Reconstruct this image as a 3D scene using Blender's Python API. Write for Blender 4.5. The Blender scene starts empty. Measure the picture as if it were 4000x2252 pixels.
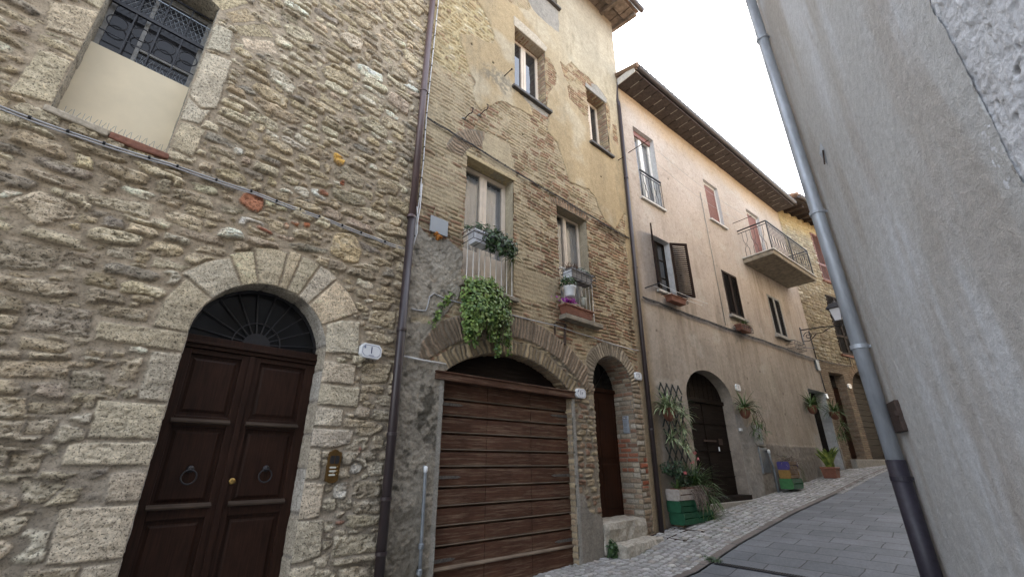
import bpy, math, random
import numpy as np
from mathutils import Vector, Matrix
R = math.radians
scn = bpy.context.scene
COL = scn.collection
random.seed(7)

# ------------------------------------------------------------------ camera, sky, sun, exposure
cam_d = bpy.data.cameras.new('camera')
cam_d.sensor_width = 36.0
cam_d.lens = 36.0 * 1690.0 / 4000.0
cam_d.clip_start = 0.05
cam_d.clip_end = 2000.0
cam = bpy.data.objects.new('camera', cam_d)
COL.objects.link(cam)
cam.location = (0, 0, 1.6)
cam.rotation_euler = (R(90 + 21.96), 0, 0)
scn.camera = cam

SUN_AZ, SUN_EL = -4.0, 42.0          # heading from +Y towards +X, elevation
world = bpy.data.worlds.new('World')
scn.world = world
world.use_nodes = True
wn = world.node_tree.nodes
sky = wn.new('ShaderNodeTexSky')
sky.sky_type = 'NISHITA'
sky.sun_disc = False
sky.sun_elevation = R(SUN_EL)
sky.sun_rotation = R(SUN_AZ)
sky.altitude = 300
sky.air_density = 1.0
sky.dust_density = 4.0
sky.ozone_density = 0.6
wn['Background'].inputs['Strength'].default_value = 0.15
hs = wn.new('ShaderNodeHueSaturation')
hs.inputs['Saturation'].default_value = .42
world.node_tree.links.new(sky.outputs[0], hs.inputs['Color'])
world.node_tree.links.new(hs.outputs[0], wn['Background'].inputs['Color'])
sun_d = bpy.data.lights.new('sun', 'SUN')
sun_d.energy = 3.5
sun_d.angle = R(0.5)
sun_d.color = (1.0, 0.93, 0.82)
sun = bpy.data.objects.new('sun', sun_d)
COL.objects.link(sun)
sun.rotation_euler = Vector((math.sin(R(SUN_AZ)) * math.cos(R(SUN_EL)), math.cos(R(SUN_AZ)) * math.cos(R(SUN_EL)), math.sin(R(SUN_EL)))).to_track_quat('Z', 'Y').to_euler()
scn.view_settings.view_transform = 'Standard'
scn.view_settings.look = 'None'
scn.view_settings.gamma = 1.0
scn.view_settings.exposure = 3.0

# ------------------------------------------------------------------ frames: x along a facade, y into it, z up
FR = {1: (44.5, 4.6), 2: (48.47, 4.777), 3: (51.4, 5.177), 4: (60.0, 7.84), 5: (210.0, 0.779), 6: (49.0, 0.0)}
def frame(k):
    a, D = FR[k]
    d = Vector((math.sin(R(a)), math.cos(R(a)), 0)); n = Vector((math.sin(R(a - 90)), math.cos(R(a - 90)), 0))
    return n * D, d, n, R(90 - a)
def wpos(k, x, y, z):
    o, d, n, r = frame(k)
    p = o + d * x + n * y
    return Vector((p.x, p.y, z))
SS = [-40, -10, 0, 4.5, 6.2, 7.5, 10, 13, 16, 19, 22, 30, 60]
SZ = [-1.4, -.4, 0, .2, .28, .46, .72, .95, 1.22, 1.45, 1.58, 1.9, 2.4]
def gz(s): return np.interp(s, SS, SZ)
_, D6, N6, _ = frame(6)
def gw(k, x, y):
    p = wpos(k, x, y, 0)
    return float(gz(p.x * D6.x + p.y * D6.y))

# ------------------------------------------------------------------ object helpers
def thing(name, label, cat, k, x=0.0, y=0.0, z=0.0, group=None, rot=0.0):
    o = bpy.data.objects.new(name, None)
    o.empty_display_size = .2
    COL.objects.link(o)
    o.location = wpos(k, x, y, z)
    o.rotation_euler = (0, 0, frame(k)[3] + rot)
    o['label'] = label; o['category'] = cat
    if group: o['group'] = group
    return o
def tag(o, label, cat, group=None, kind=None):
    if label: o['label'] = label
    if cat: o['category'] = cat
    if group: o['group'] = group
    if kind: o['kind'] = kind
    return o
def place(o, k, x=0.0, y=0.0, z=0.0):
    o.location = wpos(k, x, y, z); o.rotation_euler = (0, 0, frame(k)[3]); return o
def copy_tree(o, parent=None):
    c = o.copy(); COL.objects.link(c); c.parent = parent
    for ch in o.children: copy_tree(ch, c)
    return c

class MB:
    """collects shapes, then links them as one mesh object"""
    def __init__(s): s.v = []; s.f = []
    def add(s, vs, fs):
        n = len(s.v); s.v.extend([tuple(p) for p in vs]); s.f.extend([tuple(i + n for i in f) for f in fs]); return s
    def box(s, x0, x1, y0, y1, z0, z1):
        return s.add([(x0, y0, z0), (x1, y0, z0), (x1, y1, z0), (x0, y1, z0), (x0, y0, z1), (x1, y0, z1), (x1, y1, z1), (x0, y1, z1)],
                     [(0, 3, 2, 1), (4, 5, 6, 7), (0, 1, 5, 4), (1, 2, 6, 5), (2, 3, 7, 6), (3, 0, 4, 7)])
    def hexa(s, bot, top):
        return s.add(list(bot) + list(top), [(0, 3, 2, 1), (4, 5, 6, 7), (0, 1, 5, 4), (1, 2, 6, 5), (2, 3, 7, 6), (3, 0, 4, 7)])
    def prism(s, pts, y0, y1):            # outline in x,z pushed along y
        n = len(pts)
        vs = [(p[0], y0, p[1]) for p in pts] + [(p[0], y1, p[1]) for p in pts]
        fs = [tuple(range(n)), tuple(range(2 * n - 1, n - 1, -1))] + [(i, i + n, (i + 1) % n + n, (i + 1) % n) for i in range(n)]
        return s.add(vs, fs)
    def prismx(s, pts, x0, x1):           # outline in y,z pushed along x
        n = len(pts)
        vs = [(x0, p[0], p[1]) for p in pts] + [(x1, p[0], p[1]) for p in pts]
        fs = [tuple(range(n)), tuple(range(2 * n - 1, n - 1, -1))] + [(i, i + n, (i + 1) % n + n, (i + 1) % n) for i in range(n)]
        return s.add(vs, fs)
    def tube(s, path, r, n=8, closed=False, cap=True):
        P = [Vector(p) for p in path]; m = len(P); base = len(s.v); rr = r if isinstance(r, (list, tuple)) else [r] * m
        up = None
        for i, p in enumerate(P):
            if closed: d = (P[(i + 1) % m] - P[i - 1])
            else: d = (P[min(i + 1, m - 1)] - P[max(i - 1, 0)])
            d.normalize()
            if up is None: up = Vector((0, 0, 1)) if abs(d.z) < .9 else Vector((1, 0, 0))
            a = d.cross(up)
            if a.length < 1e-4: a = d.cross(Vector((0, 1, 0)))
            a.normalize(); b = a.cross(d); b.normalize(); up = b
            for j in range(n):
                t = 2 * math.pi * j / n
                s.v.append(tuple(p + a * (rr[i] * math.cos(t)) + b * (rr[i] * math.sin(t))))
        for i in range(m if closed else m - 1):
            for j in range(n):
                a0 = base + i * n + j; a1 = base + i * n + (j + 1) % n
                k = ((i + 1) % m) * n + base
                s.f.append((a0, k + j, k + (j + 1) % n, a1))
        if cap and not closed:
            s.f.append(tuple(base + j for j in range(n))); s.f.append(tuple(base + (m - 1) * n + j for j in range(n - 1, -1, -1)))
        return s
    def lathe(s, prof, c=(0, 0, 0), n=20, cap=True):   # profile (r, z)
        base = len(s.v); m = len(prof)
        for r, z in prof:
            for j in range(n):
                t = 2 * math.pi * j / n
                s.v.append((c[0] + r * math.cos(t), c[1] + r * math.sin(t), c[2] + z))
        for i in range(m - 1):
            for j in range(n):
                s.f.append((base + i * n + j, base + i * n + (j + 1) % n, base + (i + 1) * n + (j + 1) % n, base + (i + 1) * n + j))
        if cap: s.f.append(tuple(base + j for j in range(n - 1, -1, -1)))
        return s
    def ring(s, c, R0, r, n=24, m=6, plane='xz', sx=1.0, sz=1.0):
        pts = []
        for i in range(n):
            t = 2 * math.pi * i / n
            a, b = R0 * math.cos(t) * sx, R0 * math.sin(t) * sz
            pts.append((c[0] + a, c[1], c[2] + b) if plane == 'xz' else (c[0] + a, c[1] + b, c[2]))
        return s.tube(pts, r, m, closed=True)
    def blade(s, p, d, L, w, droop=.5, seg=5, roll=0.0, fold=.15):
        """long arching leaf from p in direction d"""
        p = Vector(p); d = Vector(d).normalized(); base = len(s.v)
        side = d.cross(Vector((0, 0, 1)))
        if side.length < .05: side = Vector((math.cos(roll), math.sin(roll), 0))
        side.normalize()
        q = p.copy(); v = d.copy()
        for i in range(seg + 1):
            u = i / seg; ww = w * (math.sin(math.pi * min(1, .18 + .82 * u)) ** .7 if u < 1 else 0.02)
            nrm = side.cross(v).normalized()
            s.v.append(tuple(q - side * ww * .5 + nrm * ww * fold)); s.v.append(tuple(q)); s.v.append(tuple(q + side * ww * .5 + nrm * ww * fold))
            v = (v + Vector((0, 0, -1)) * droop / seg * (0.4 + 1.2 * u)).normalized(); q = q + v * (L / seg)
        for i in range(seg):
            a = base + i * 3; b = a + 3
            s.f += [(a, a + 1, b + 1, b), (a + 1, a + 2, b + 2, b + 1)]
        return s
    def leaf(s, p, nrm, tip, L, w, shape=0):
        """small flat leaf: nrm = facing, tip = towards its point"""
        p = Vector(p); nrm = Vector(nrm).normalized(); tip = Vector(tip); tip = (tip - nrm * tip.dot(nrm))
        if tip.length < 1e-3: tip = nrm.orthogonal()
        tip.normalize(); sd = nrm.cross(tip)
        if shape == 0:      # ivy: five-sided with lobes
            o = [(0, 0, 0), (.5, .05, -.03), (.42, .45, -.04), (.0, 1, -.12), (-.42, .45, -.04), (-.5, .05, -.03)]
        else:
            o = [(0, 0, 0), (.35, .3, -.02), (.38, .6, -.06), (0, 1, -.16), (-.38, .6, -.06), (-.35, .3, -.02)]
        vs = [p + sd * (a * w) + tip * (b * L) + nrm * (c * L) for a, b, c in o]
        return s.add(vs, [(0, 1, 2, 3), (0, 3, 4, 5)])
    def build(s, name, mat, parent=None, smooth=False, bevel=0.0, loc=None):
        me = bpy.data.meshes.new(name)
        me.from_pydata(s.v, [], s.f); me.update()
        o = bpy.data.objects.new(name, me); COL.objects.link(o)
        if mat: me.materials.append(mat)
        if parent: o.parent = parent
        if loc: o.location = loc
        if smooth:
            me.polygons.foreach_set('use_smooth', np.ones(len(me.polygons), dtype=bool))
        if bevel:
            b = o.modifiers.new('bevel', 'BEVEL'); b.width = bevel; b.segments = 2; b.limit_method = 'ANGLE'; b.angle_limit = R(40)
        return o

# ------------------------------------------------------------------ materials
MATS = {}
def newmat(name):
    m = bpy.data.materials.new(name); m.use_nodes = True
    nt = m.node_tree; b = nt.nodes['Principled BSDF']
    return m, nt, b
def lnk(nt, a, b): nt.links.new(a, b)
def noise(nt, scale, detail=5.0, rough=.55, vec=None, stretch=None):
    t = nt.nodes.new('ShaderNodeTexCoord'); n = nt.nodes.new('ShaderNodeTexNoise')
    n.inputs['Scale'].default_value = scale; n.inputs['Detail'].default_value = detail; n.inputs['Roughness'].default_value = rough
    if stretch:
        mp = nt.nodes.new('ShaderNodeMapping'); mp.inputs['Scale'].default_value = stretch
        lnk(nt, t.outputs['Object'], mp.inputs['Vector']); lnk(nt, mp.outputs[0], n.inputs['Vector'])
    else: lnk(nt, t.outputs['Object'], n.inputs['Vector'])
    return n.outputs['Fac']
def ramp(nt, fac, stops):
    r = nt.nodes.new('ShaderNodeValToRGB'); cr = r.color_ramp
    while len(cr.elements) < len(stops): cr.elements.new(.5)
    for e, (p, c) in zip(cr.elements, stops):
        e.position = p; e.color = (*(c if isinstance(c, (tuple, list)) else (c, c, c)), 1)
    lnk(nt, fac, r.inputs['Fac']); return r.outputs['Color']
def mixc(nt, mode, fac, a, b):
    m = nt.nodes.new('ShaderNodeMix'); m.data_type = 'RGBA'; m.blend_type = mode
    for sk, v in ((0, fac), (6, a), (7, b)):
        if isinstance(v, (int, float)): m.inputs[sk].default_value = v if sk == 0 else (v, v, v, 1)
        elif isinstance(v, (tuple, list)): m.inputs[sk].default_value = (*v, 1)
        else: lnk(nt, v, m.inputs[sk])
    return m.outputs[2]
def bump(nt, b, h, strength=.4, dist=.01, prev=None):
    bp = nt.nodes.new('ShaderNodeBump'); bp.inputs['Strength'].default_value = strength; bp.inputs['Distance'].default_value = dist
    lnk(nt, h, bp.inputs['Height'])
    if prev: lnk(nt, prev, bp.inputs['Normal'])
    lnk(nt, bp.outputs['Normal'], b.inputs['Normal']); return bp.outputs['Normal']
def masonry(name, var=(.72, 1.18), pits=.35, bs=.5, fine=70.0, rough=.93):
    """vertex colour from the modelled stones, bricks and plaster, with grain and pitting"""
    m, nt, b = newmat(name)
    at = nt.nodes.new('ShaderNodeAttribute'); at.attribute_name = 'Col'
    n1 = noise(nt, fine, 6, .65); n2 = noise(nt, fine * .28, 4, .6); n3 = noise(nt, fine * 2.1, 3, .6)
    mk = at.outputs['Alpha']
    c = mixc(nt, 'MULTIPLY', mk, at.outputs['Color'], ramp(nt, n1, [(.3, var[0]), (.7, var[1])]))
    c = mixc(nt, 'MULTIPLY', 1.0, c, ramp(nt, n2, [(.3, .86), (.7, 1.1)]))
    def mul(a, k):
        q = nt.nodes.new('ShaderNodeMath'); q.operation = 'MULTIPLY'; lnk(nt, a, q.inputs[0])
        if isinstance(k, float): q.inputs[1].default_value = k
        else: lnk(nt, k, q.inputs[1])
        return q.outputs[0]
    if pits: c = mixc(nt, 'MULTIPLY', mul(mk, float(pits)), c, ramp(nt, n3, [(.36, .25), (.46, 1.0)]))
    lnk(nt, c, b.inputs['Base Color']); b.inputs['Roughness'].default_value = rough
    b.inputs['Specular IOR Level'].default_value = .2
    p = bump(nt, b, mul(n1, mk), bs, .015); bump(nt, b, n3, bs, .004, p)
    return m
def plain(name, col, rough=.7, var=.15, scale=20.0, bs=.15, metal=0.0, spec=.4, stretch=None, col2=None, bd=.005):
    m, nt, b = newmat(name)
    n1 = noise(nt, scale, 5, .6, stretch=stretch)
    c2 = col2 or tuple(x * (1 - var * 1.6) for x in col)
    lnk(nt, ramp(nt, n1, [(.3, c2), (.68, tuple(min(1, x * (1 + var * .6)) for x in col))]), b.inputs['Base Color'])
    b.inputs['Roughness'].default_value = rough; b.inputs['Metallic'].default_value = metal; b.inputs['Specular IOR Level'].default_value = spec
    if bs: bump(nt, b, n1, bs, bd)
    return m
def wood(name, col, col2, grain='x', rough=.5, spec=.4, worn=None, bs=.25):
    m, nt, b = newmat(name)
    st = (1.2, 20, 26) if grain == 'x' else (26, 20, 1.2)
    n1 = noise(nt, 3.0, 7, .65, stretch=st); n2 = noise(nt, 2.2, 4, .6)
    c = ramp(nt, n1, [(.28, col2), (.7, col)])
    c = mixc(nt, 'MULTIPLY', 1.0, c, ramp(nt, n2, [(.3, .7), (.7, 1.15)]))
    if worn:
        w1 = noise(nt, 5.0, 8, .75, stretch=tuple(a * .35 for a in st))
        c = mixc(nt, 'MIX', ramp(nt, w1, [(.50, 0.0), (.66, .8)]), c, worn)
    lnk(nt, c, b.inputs['Base Color']); b.inputs['Roughness'].default_value = rough; b.inputs['Specular IOR Level'].default_value = spec
    bump(nt, b, n1, bs, .004)
    return m
def leafmat(name, c1, c2, scale=9.0, rough=.45):
    m, nt, b = newmat(name)
    n1 = noise(nt, scale, 2, .5); n2 = noise(nt, 45, 2, .5)
    c = ramp(nt, n1, [(.32, c1), (.66, c2)])
    c = mixc(nt, 'MULTIPLY', 1.0, c, ramp(nt, n2, [(.3, .65), (.7, 1.3)]))
    lnk(nt, c, b.inputs['Base Color']); b.inputs['Roughness'].default_value = rough
    tr = b.inputs.get('Transmission Weight')
    b.inputs['Specular IOR Level'].default_value = .4
    return m
def glassmat(name, tint=(.02, .022, .025), rough=.03, alpha=1.0):
    m, nt, b = newmat(name)
    b.inputs['Base Color'].default_value = (*tint, 1); b.inputs['Roughness'].default_value = rough
    b.inputs['IOR'].default_value = 2.1; b.inputs['Alpha'].default_value = alpha
    n1 = noise(nt, 1.6, 1, .4); bump(nt, b, n1, .12, .05)
    return m
M_STONE = masonry('rubble_masonry', (.60, 1.26), .95, .95, 34)
M_OCHRE = masonry('weathered_brick_and_plaster', (.76, 1.16), .35, .4, 38)
M_PINK = masonry('pink_render', (.85, 1.1), .2, .25, 55)
M_FAR = masonry('far_rubble', (.7, 1.2), .4, .5, 40)
M_RW = masonry('grey_render', (.90, 1.07), .15, .45, 75)
M_COB = masonry('cobbles', (.75, 1.15), .2, .3, 60, .85)
M_WOOD_DARK = wood('varnished_door_wood', (.044, .020, .0125), (.013, .0062, .0042), 'z', .5, .18)
M_WOOD_GAR = wood('worn_garage_wood', (.118, .058, .037), (.050, .025, .017), 'x', .65, .12, worn=(.22, .155, .11))
M_WOOD_LEDGE = wood('lit_bead_wood', (.24, .185, .135), (.10, .07, .05), 'x', .7, .2)  # paler colour paints in the light caught by the plank beads
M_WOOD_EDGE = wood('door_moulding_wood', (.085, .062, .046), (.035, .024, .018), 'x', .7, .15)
M_WOOD_OLD = wood('old_dark_wood', (.017, .011, .008), (.007, .005, .004), 'x', .7, .12, worn=(.028, .023, .019))
M_WOOD_NARROW = wood('brown_door_wood', (.042, .014, .006), (.020, .0075, .004), 'z', .55, .18)
M_SHUT = plain('brown_shutter_paint', (.019, .0105, .008), .7, .2, 30, .1, spec=.1)
M_SHUTB = plain('dark_slat_paint', (.010, .0075, .0066), .75, .2, 30, .1, spec=.06)
M_SHUTR = plain('reddish_shutter_paint', (.20, .085, .06), .55, .15, 20, .1)
M_SHUTF = plain('grey_shutter_frame', (.24, .23, .21), .6, .2, 20, .1)
M_ROLL = plain('rose_roller_blind', (.24, .115, .10), .6, .12, 8, .05)
M_WHITE = plain('white_paint', (.72, .70, .66), .5, .1, 12, .06)
M_CREAMFRAME = plain('cream_window_frame', (.66, .56, .45), .5, .08, 8, .05)
M_CREAM = plain('cream_infill_render', (.72, .62, .44), .85, .05, 3, .05)
M_MARBLE = plain('white_stone_sill', (.52, .50, .46), .6, .15, 25, .1)
M_SLATE = plain('dark_slate', (.085, .078, .072), .7, .2, 30, .2)
M_STONEBLK = plain('pale_stone', (.43, .37, .285), .9, .22, 26, .6, bd=.012)
M_LINTEL = plain('ochre_lintel', (.44, .35, .20), .9, .2, 22, .4)
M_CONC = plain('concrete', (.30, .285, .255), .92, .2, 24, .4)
M_CONCD = plain('stained_concrete', (.25, .215, .165), .92, .3, 9, .4)
M_BRICK = plain('red_brick', (.235, .105, .070), .9, .25, 30, .5, bd=.01)
M_TERRA = plain('terracotta', (.20, .082, .052), .75, .18, 14, .15)
M_PIPEB = plain('brown_pipe_enamel', (.105, .068, .066), .42, .12, 6, .05, spec=.5)
M_PIPED = plain('dark_pipe_enamel', (.036, .025, .026), .4, .12, 6, .05, spec=.5)
M_ZINC = plain('weathered_zinc', (.39, .415, .45), .5, .18, 5, .06, metal=.35, stretch=(3, 3, .8))
M_IRONB = plain('black_iron', (.022, .021, .024), .5, .2, 40, .15)
M_CASTIRON = plain('dark_cast_iron_pipe', (.028, .024, .034), .5, .2, 30, .2)
M_RUST = plain('rusty_iron', (.055, .034, .026), .75, .3, 40, .3)
M_HINGE = plain('worn_hinge_iron', (.105, .095, .085), .6, .35, 30, .3)
M_ORANGE = plain('orange_foam', (.45, .17, .03), .8, .3, 40, .6)
M_GALV = plain('galvanised_pipe', (.26, .285, .31), .45, .2, 12, .1, metal=.5)
M_GREYBOX = plain('grey_plastic_box', (.30, .32, .34), .5, .06, 5, .02)
M_METER = plain('meter_door_metal', (.13, .15, .165), .5, .2, 9, .1, metal=.2)
M_CABLE = plain('grey_cable', (.42, .42, .43), .5, .1, 10, 0)
M_CABLEW = plain('white_cable', (.72, .72, .72), .5, .1, 10, 0)
M_CABLED = plain('dark_cable', (.045, .042, .042), .6, .2, 10, 0)
M_CLIP = plain('black_clip', (.015, .015, .016), .5, .1, 10, 0)
M_CERAM = plain('glazed_white_ceramic', (.74, .76, .78), .2, .04, 8, 0, spec=.6)
M_BLUE = plain('blue_glaze', (.012, .018, .11), .3, .1, 20, 0)
M_BLUEL = plain('pale_blue_line', (.16, .19, .30), .3, .1, 20, 0)
M_BRASS = plain('tarnished_brass', (.135, .075, .022), .5, .2, 25, .1, metal=.55)
M_BRASSB = plain('polished_brass', (.55, .36, .12), .3, .1, 25, .05, metal=.8)
M_ALU = plain('brushed_aluminium', (.42, .46, .52), .4, .06, 20, .03, metal=.6)
M_BUTTON = plain('pale_button', (.62, .62, .54), .4, .05, 20, 0)
M_GLASS = glassmat('window_glass')
M_GLASSD = glassmat('dark_window_glass', (.03, .03, .032), .05)
M_GLASSF = glassmat('fanlight_glass', (.012, .012, .013), .08)
for m_ in (M_GLASSD, M_GLASSF): m_.node_tree.nodes['Principled BSDF'].inputs['IOR'].default_value = 1.3
M_GLASSC = glassmat('clear_window_glass', (.10, .11, .12), .02, .28)
M_CURT = plain('white_curtain', (.60, .60, .60), .9, .1, 6, .05)
M_CURTB = plain('beige_curtain', (.58, .54, .48), .9, .1, 6, .05)
M_DARK = plain('unlit_interior', (.010, .009, .009), .9, .1, 4, 0)
M_SOFFIT = plain('dark_soffit_boards', (.060, .045, .040), .8, .3, 18, .3)
M_RAFTER = wood('old_rafter', (.075, .050, .036), (.03, .022, .018), 'z', .8, .2)
M_SOFFTILE = plain('grey_clay_soffit_tile', (.19, .158, .13), .9, .3, 9, .3)
M_ROOF = plain('clay_roof_tile', (.22, .145, .10), .9, .3, 7, .4)
M_GUTTER = plain('dark_gutter', (.060, .052, .055), .35, .15, 6, .05, spec=.5)
M_PLANTERW = plain('pale_grey_planter', (.56, .57, .60), .55, .08, 6, .05)
M_PLANTERD = plain('grey_planter', (.21, .20, .195), .6, .15, 8, .08)
M_SOIL = plain('potting_soil', (.035, .025, .018), .95, .3, 60, .6)
M_GREEN = plain('green_crate_paint', (.014, .088, .042), .65, .25, 16, .25)
M_GREENL = plain('light_green_paint', (.045, .16, .055), .65, .2, 16, .2)
M_CRATEW = plain('whitewashed_crate', (.40, .355, .315), .75, .2, 18, .25)
M_CRATEN = wood('bare_crate_wood', (.20, .14, .09), (.10, .07, .045), 'x', .8, .2)
M_VIOLET = plain('violet_paint', (.065, .052, .19), .65, .15, 16, .2)
M_AMBER = plain('amber_paint', (.26, .15, .04), .65, .15, 16, .2)
M_TRELLIS = plain('dark_green_lattice', (.012, .022, .024), .6, .2, 20, .15)
M_IVY = leafmat('ivy_leaf', (.034, .090, .018), (.22, .31, .075), 13)
M_IVYD = leafmat('dark_leaf', (.016, .040, .012), (.05, .095, .03), 12)
M_SPIDER = leafmat('variegated_spider_leaf', (.10, .165, .06), (.38, .43, .26), 16)
M_SPIDERG = leafmat('green_blade', (.030, .075, .020), (.12, .19, .06), 16)
M_BUSH = leafmat('rose_bush_leaf', (.012, .034, .014), (.035, .075, .03), 14)
M_ASPI = leafmat('aspidistra_leaf', (.05, .11, .02), (.30, .34, .075), 7)
M_DRY = leafmat('dry_stems', (.13, .095, .075), (.30, .24, .20), 30, .8)
M_GREYPL = leafmat('grey_green_succulent', (.10, .14, .12), (.26, .31, .29), 25)
M_REDPL = leafmat('reddish_stems', (.13, .06, .04), (.24, .15, .10), 25)
M_PINKF = leafmat('pink_rose_petal', (.42, .09, .09), (.62, .22, .22), 20)
M_MAG = leafmat('magenta_cyclamen_petal', (.30, .025, .32), (.55, .06, .52), 30)
M_STEM = plain('woody_stem', (.10, .075, .05), .9, .2, 30, .2)
M_LAMPGLASS = plain('frosted_lamp_glass', (.62, .66, .74), .25, .04, 4, 0)
M_ROPE = plain('white_cord', (.75, .75, .75), .7, .05, 20, 0)

def text(body, size, mat, parent, loc, name='lettering', sx=1.0, ext=.0008):
    cu = bpy.data.curves.new(name, 'FONT'); cu.body = body; cu.size = size; cu.align_x = 'CENTER'; cu.align_y = 'CENTER'; cu.extrude = ext
    tmp = bpy.data.objects.new(name, cu); COL.objects.link(tmp)
    dg = bpy.context.evaluated_depsgraph_get()
    me = bpy.data.meshes.new_from_object(tmp.evaluated_get(dg)); bpy.data.objects.remove(tmp)
    me.name = name
    o = bpy.data.objects.new(name, me); COL.objects.link(o); o.parent = parent
    me.materials.clear(); me.materials.append(mat)
    o.location = loc; o.rotation_euler = (R(90), 0, 0); o.scale = (sx, 1, 1)
    return o

# ------------------------------------------------------------------ numpy fields for walls
def vn(X, Z, scale, seed):
    rs = np.random.RandomState(seed); L = rs.rand(128, 128)
    x = X / scale + seed * 3.71; z = Z / scale + seed * 1.37
    xi = np.floor(x).astype(int); zi = np.floor(z).astype(int); fx = x - xi; fz = z - zi
    fx = fx * fx * (3 - 2 * fx); fz = fz * fz * (3 - 2 * fz)
    a = L[zi % 128, xi % 128]; b = L[zi % 128, (xi + 1) % 128]; c = L[(zi + 1) % 128, xi % 128]; d = L[(zi + 1) % 128, (xi + 1) % 128]
    return (a * (1 - fx) + b * fx) * (1 - fz) + (c * (1 - fx) + d * fx) * fz - .5
def fbm(X, Z, scale, oc=4, seed=0, g=.5, sx=1.0, sz=1.0):
    r = 0; a = 1.0; t = 0
    for i in range(oc):
        r = r + a * vn(X / sx, Z / sz, scale / 2 ** i, seed + i * 17); t += a; a *= g
    return r / t * 2            # about -1..1
def sst(a, b, x):
    t = np.clip((x - a) / (b - a), 0, 1); return t * t * (3 - 2 * t)
def mix3(A, B, m):
    return A * (1 - m[..., None]) + np.asarray(B) * m[..., None]
def hash01(i, j, seed=0):
    v = np.sin(i * 127.1 + j * 311.7 + seed * 74.7) * 43758.5453
    return v - np.floor(v)
def polysd(poly, X, Z):
    """signed distance, positive inside"""
    P = np.array(poly); n = len(P); d2 = np.full(X.shape, 1e9); ins = np.zeros(X.shape, bool)
    for i in range(n):
        ax, az = P[i]; bx, bz = P[(i + 1) % n]
        ex, ez = bx - ax, bz - az; L = ex * ex + ez * ez + 1e-12
        t = np.clip(((X - ax) * ex + (Z - az) * ez) / L, 0, 1)
        d2 = np.minimum(d2, (X - ax - ex * t) ** 2 + (Z - az - ez * t) ** 2)
        cnd = (az > Z) != (bz > Z)
        with np.errstate(divide='ignore', invalid='ignore'):
            xi = ax + (Z - az) * ex / (ez if abs(ez) > 1e-12 else 1e-12)
        ins ^= cnd & (X < xi)
    d = np.sqrt(d2); return np.where(ins, d, -d)

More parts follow.
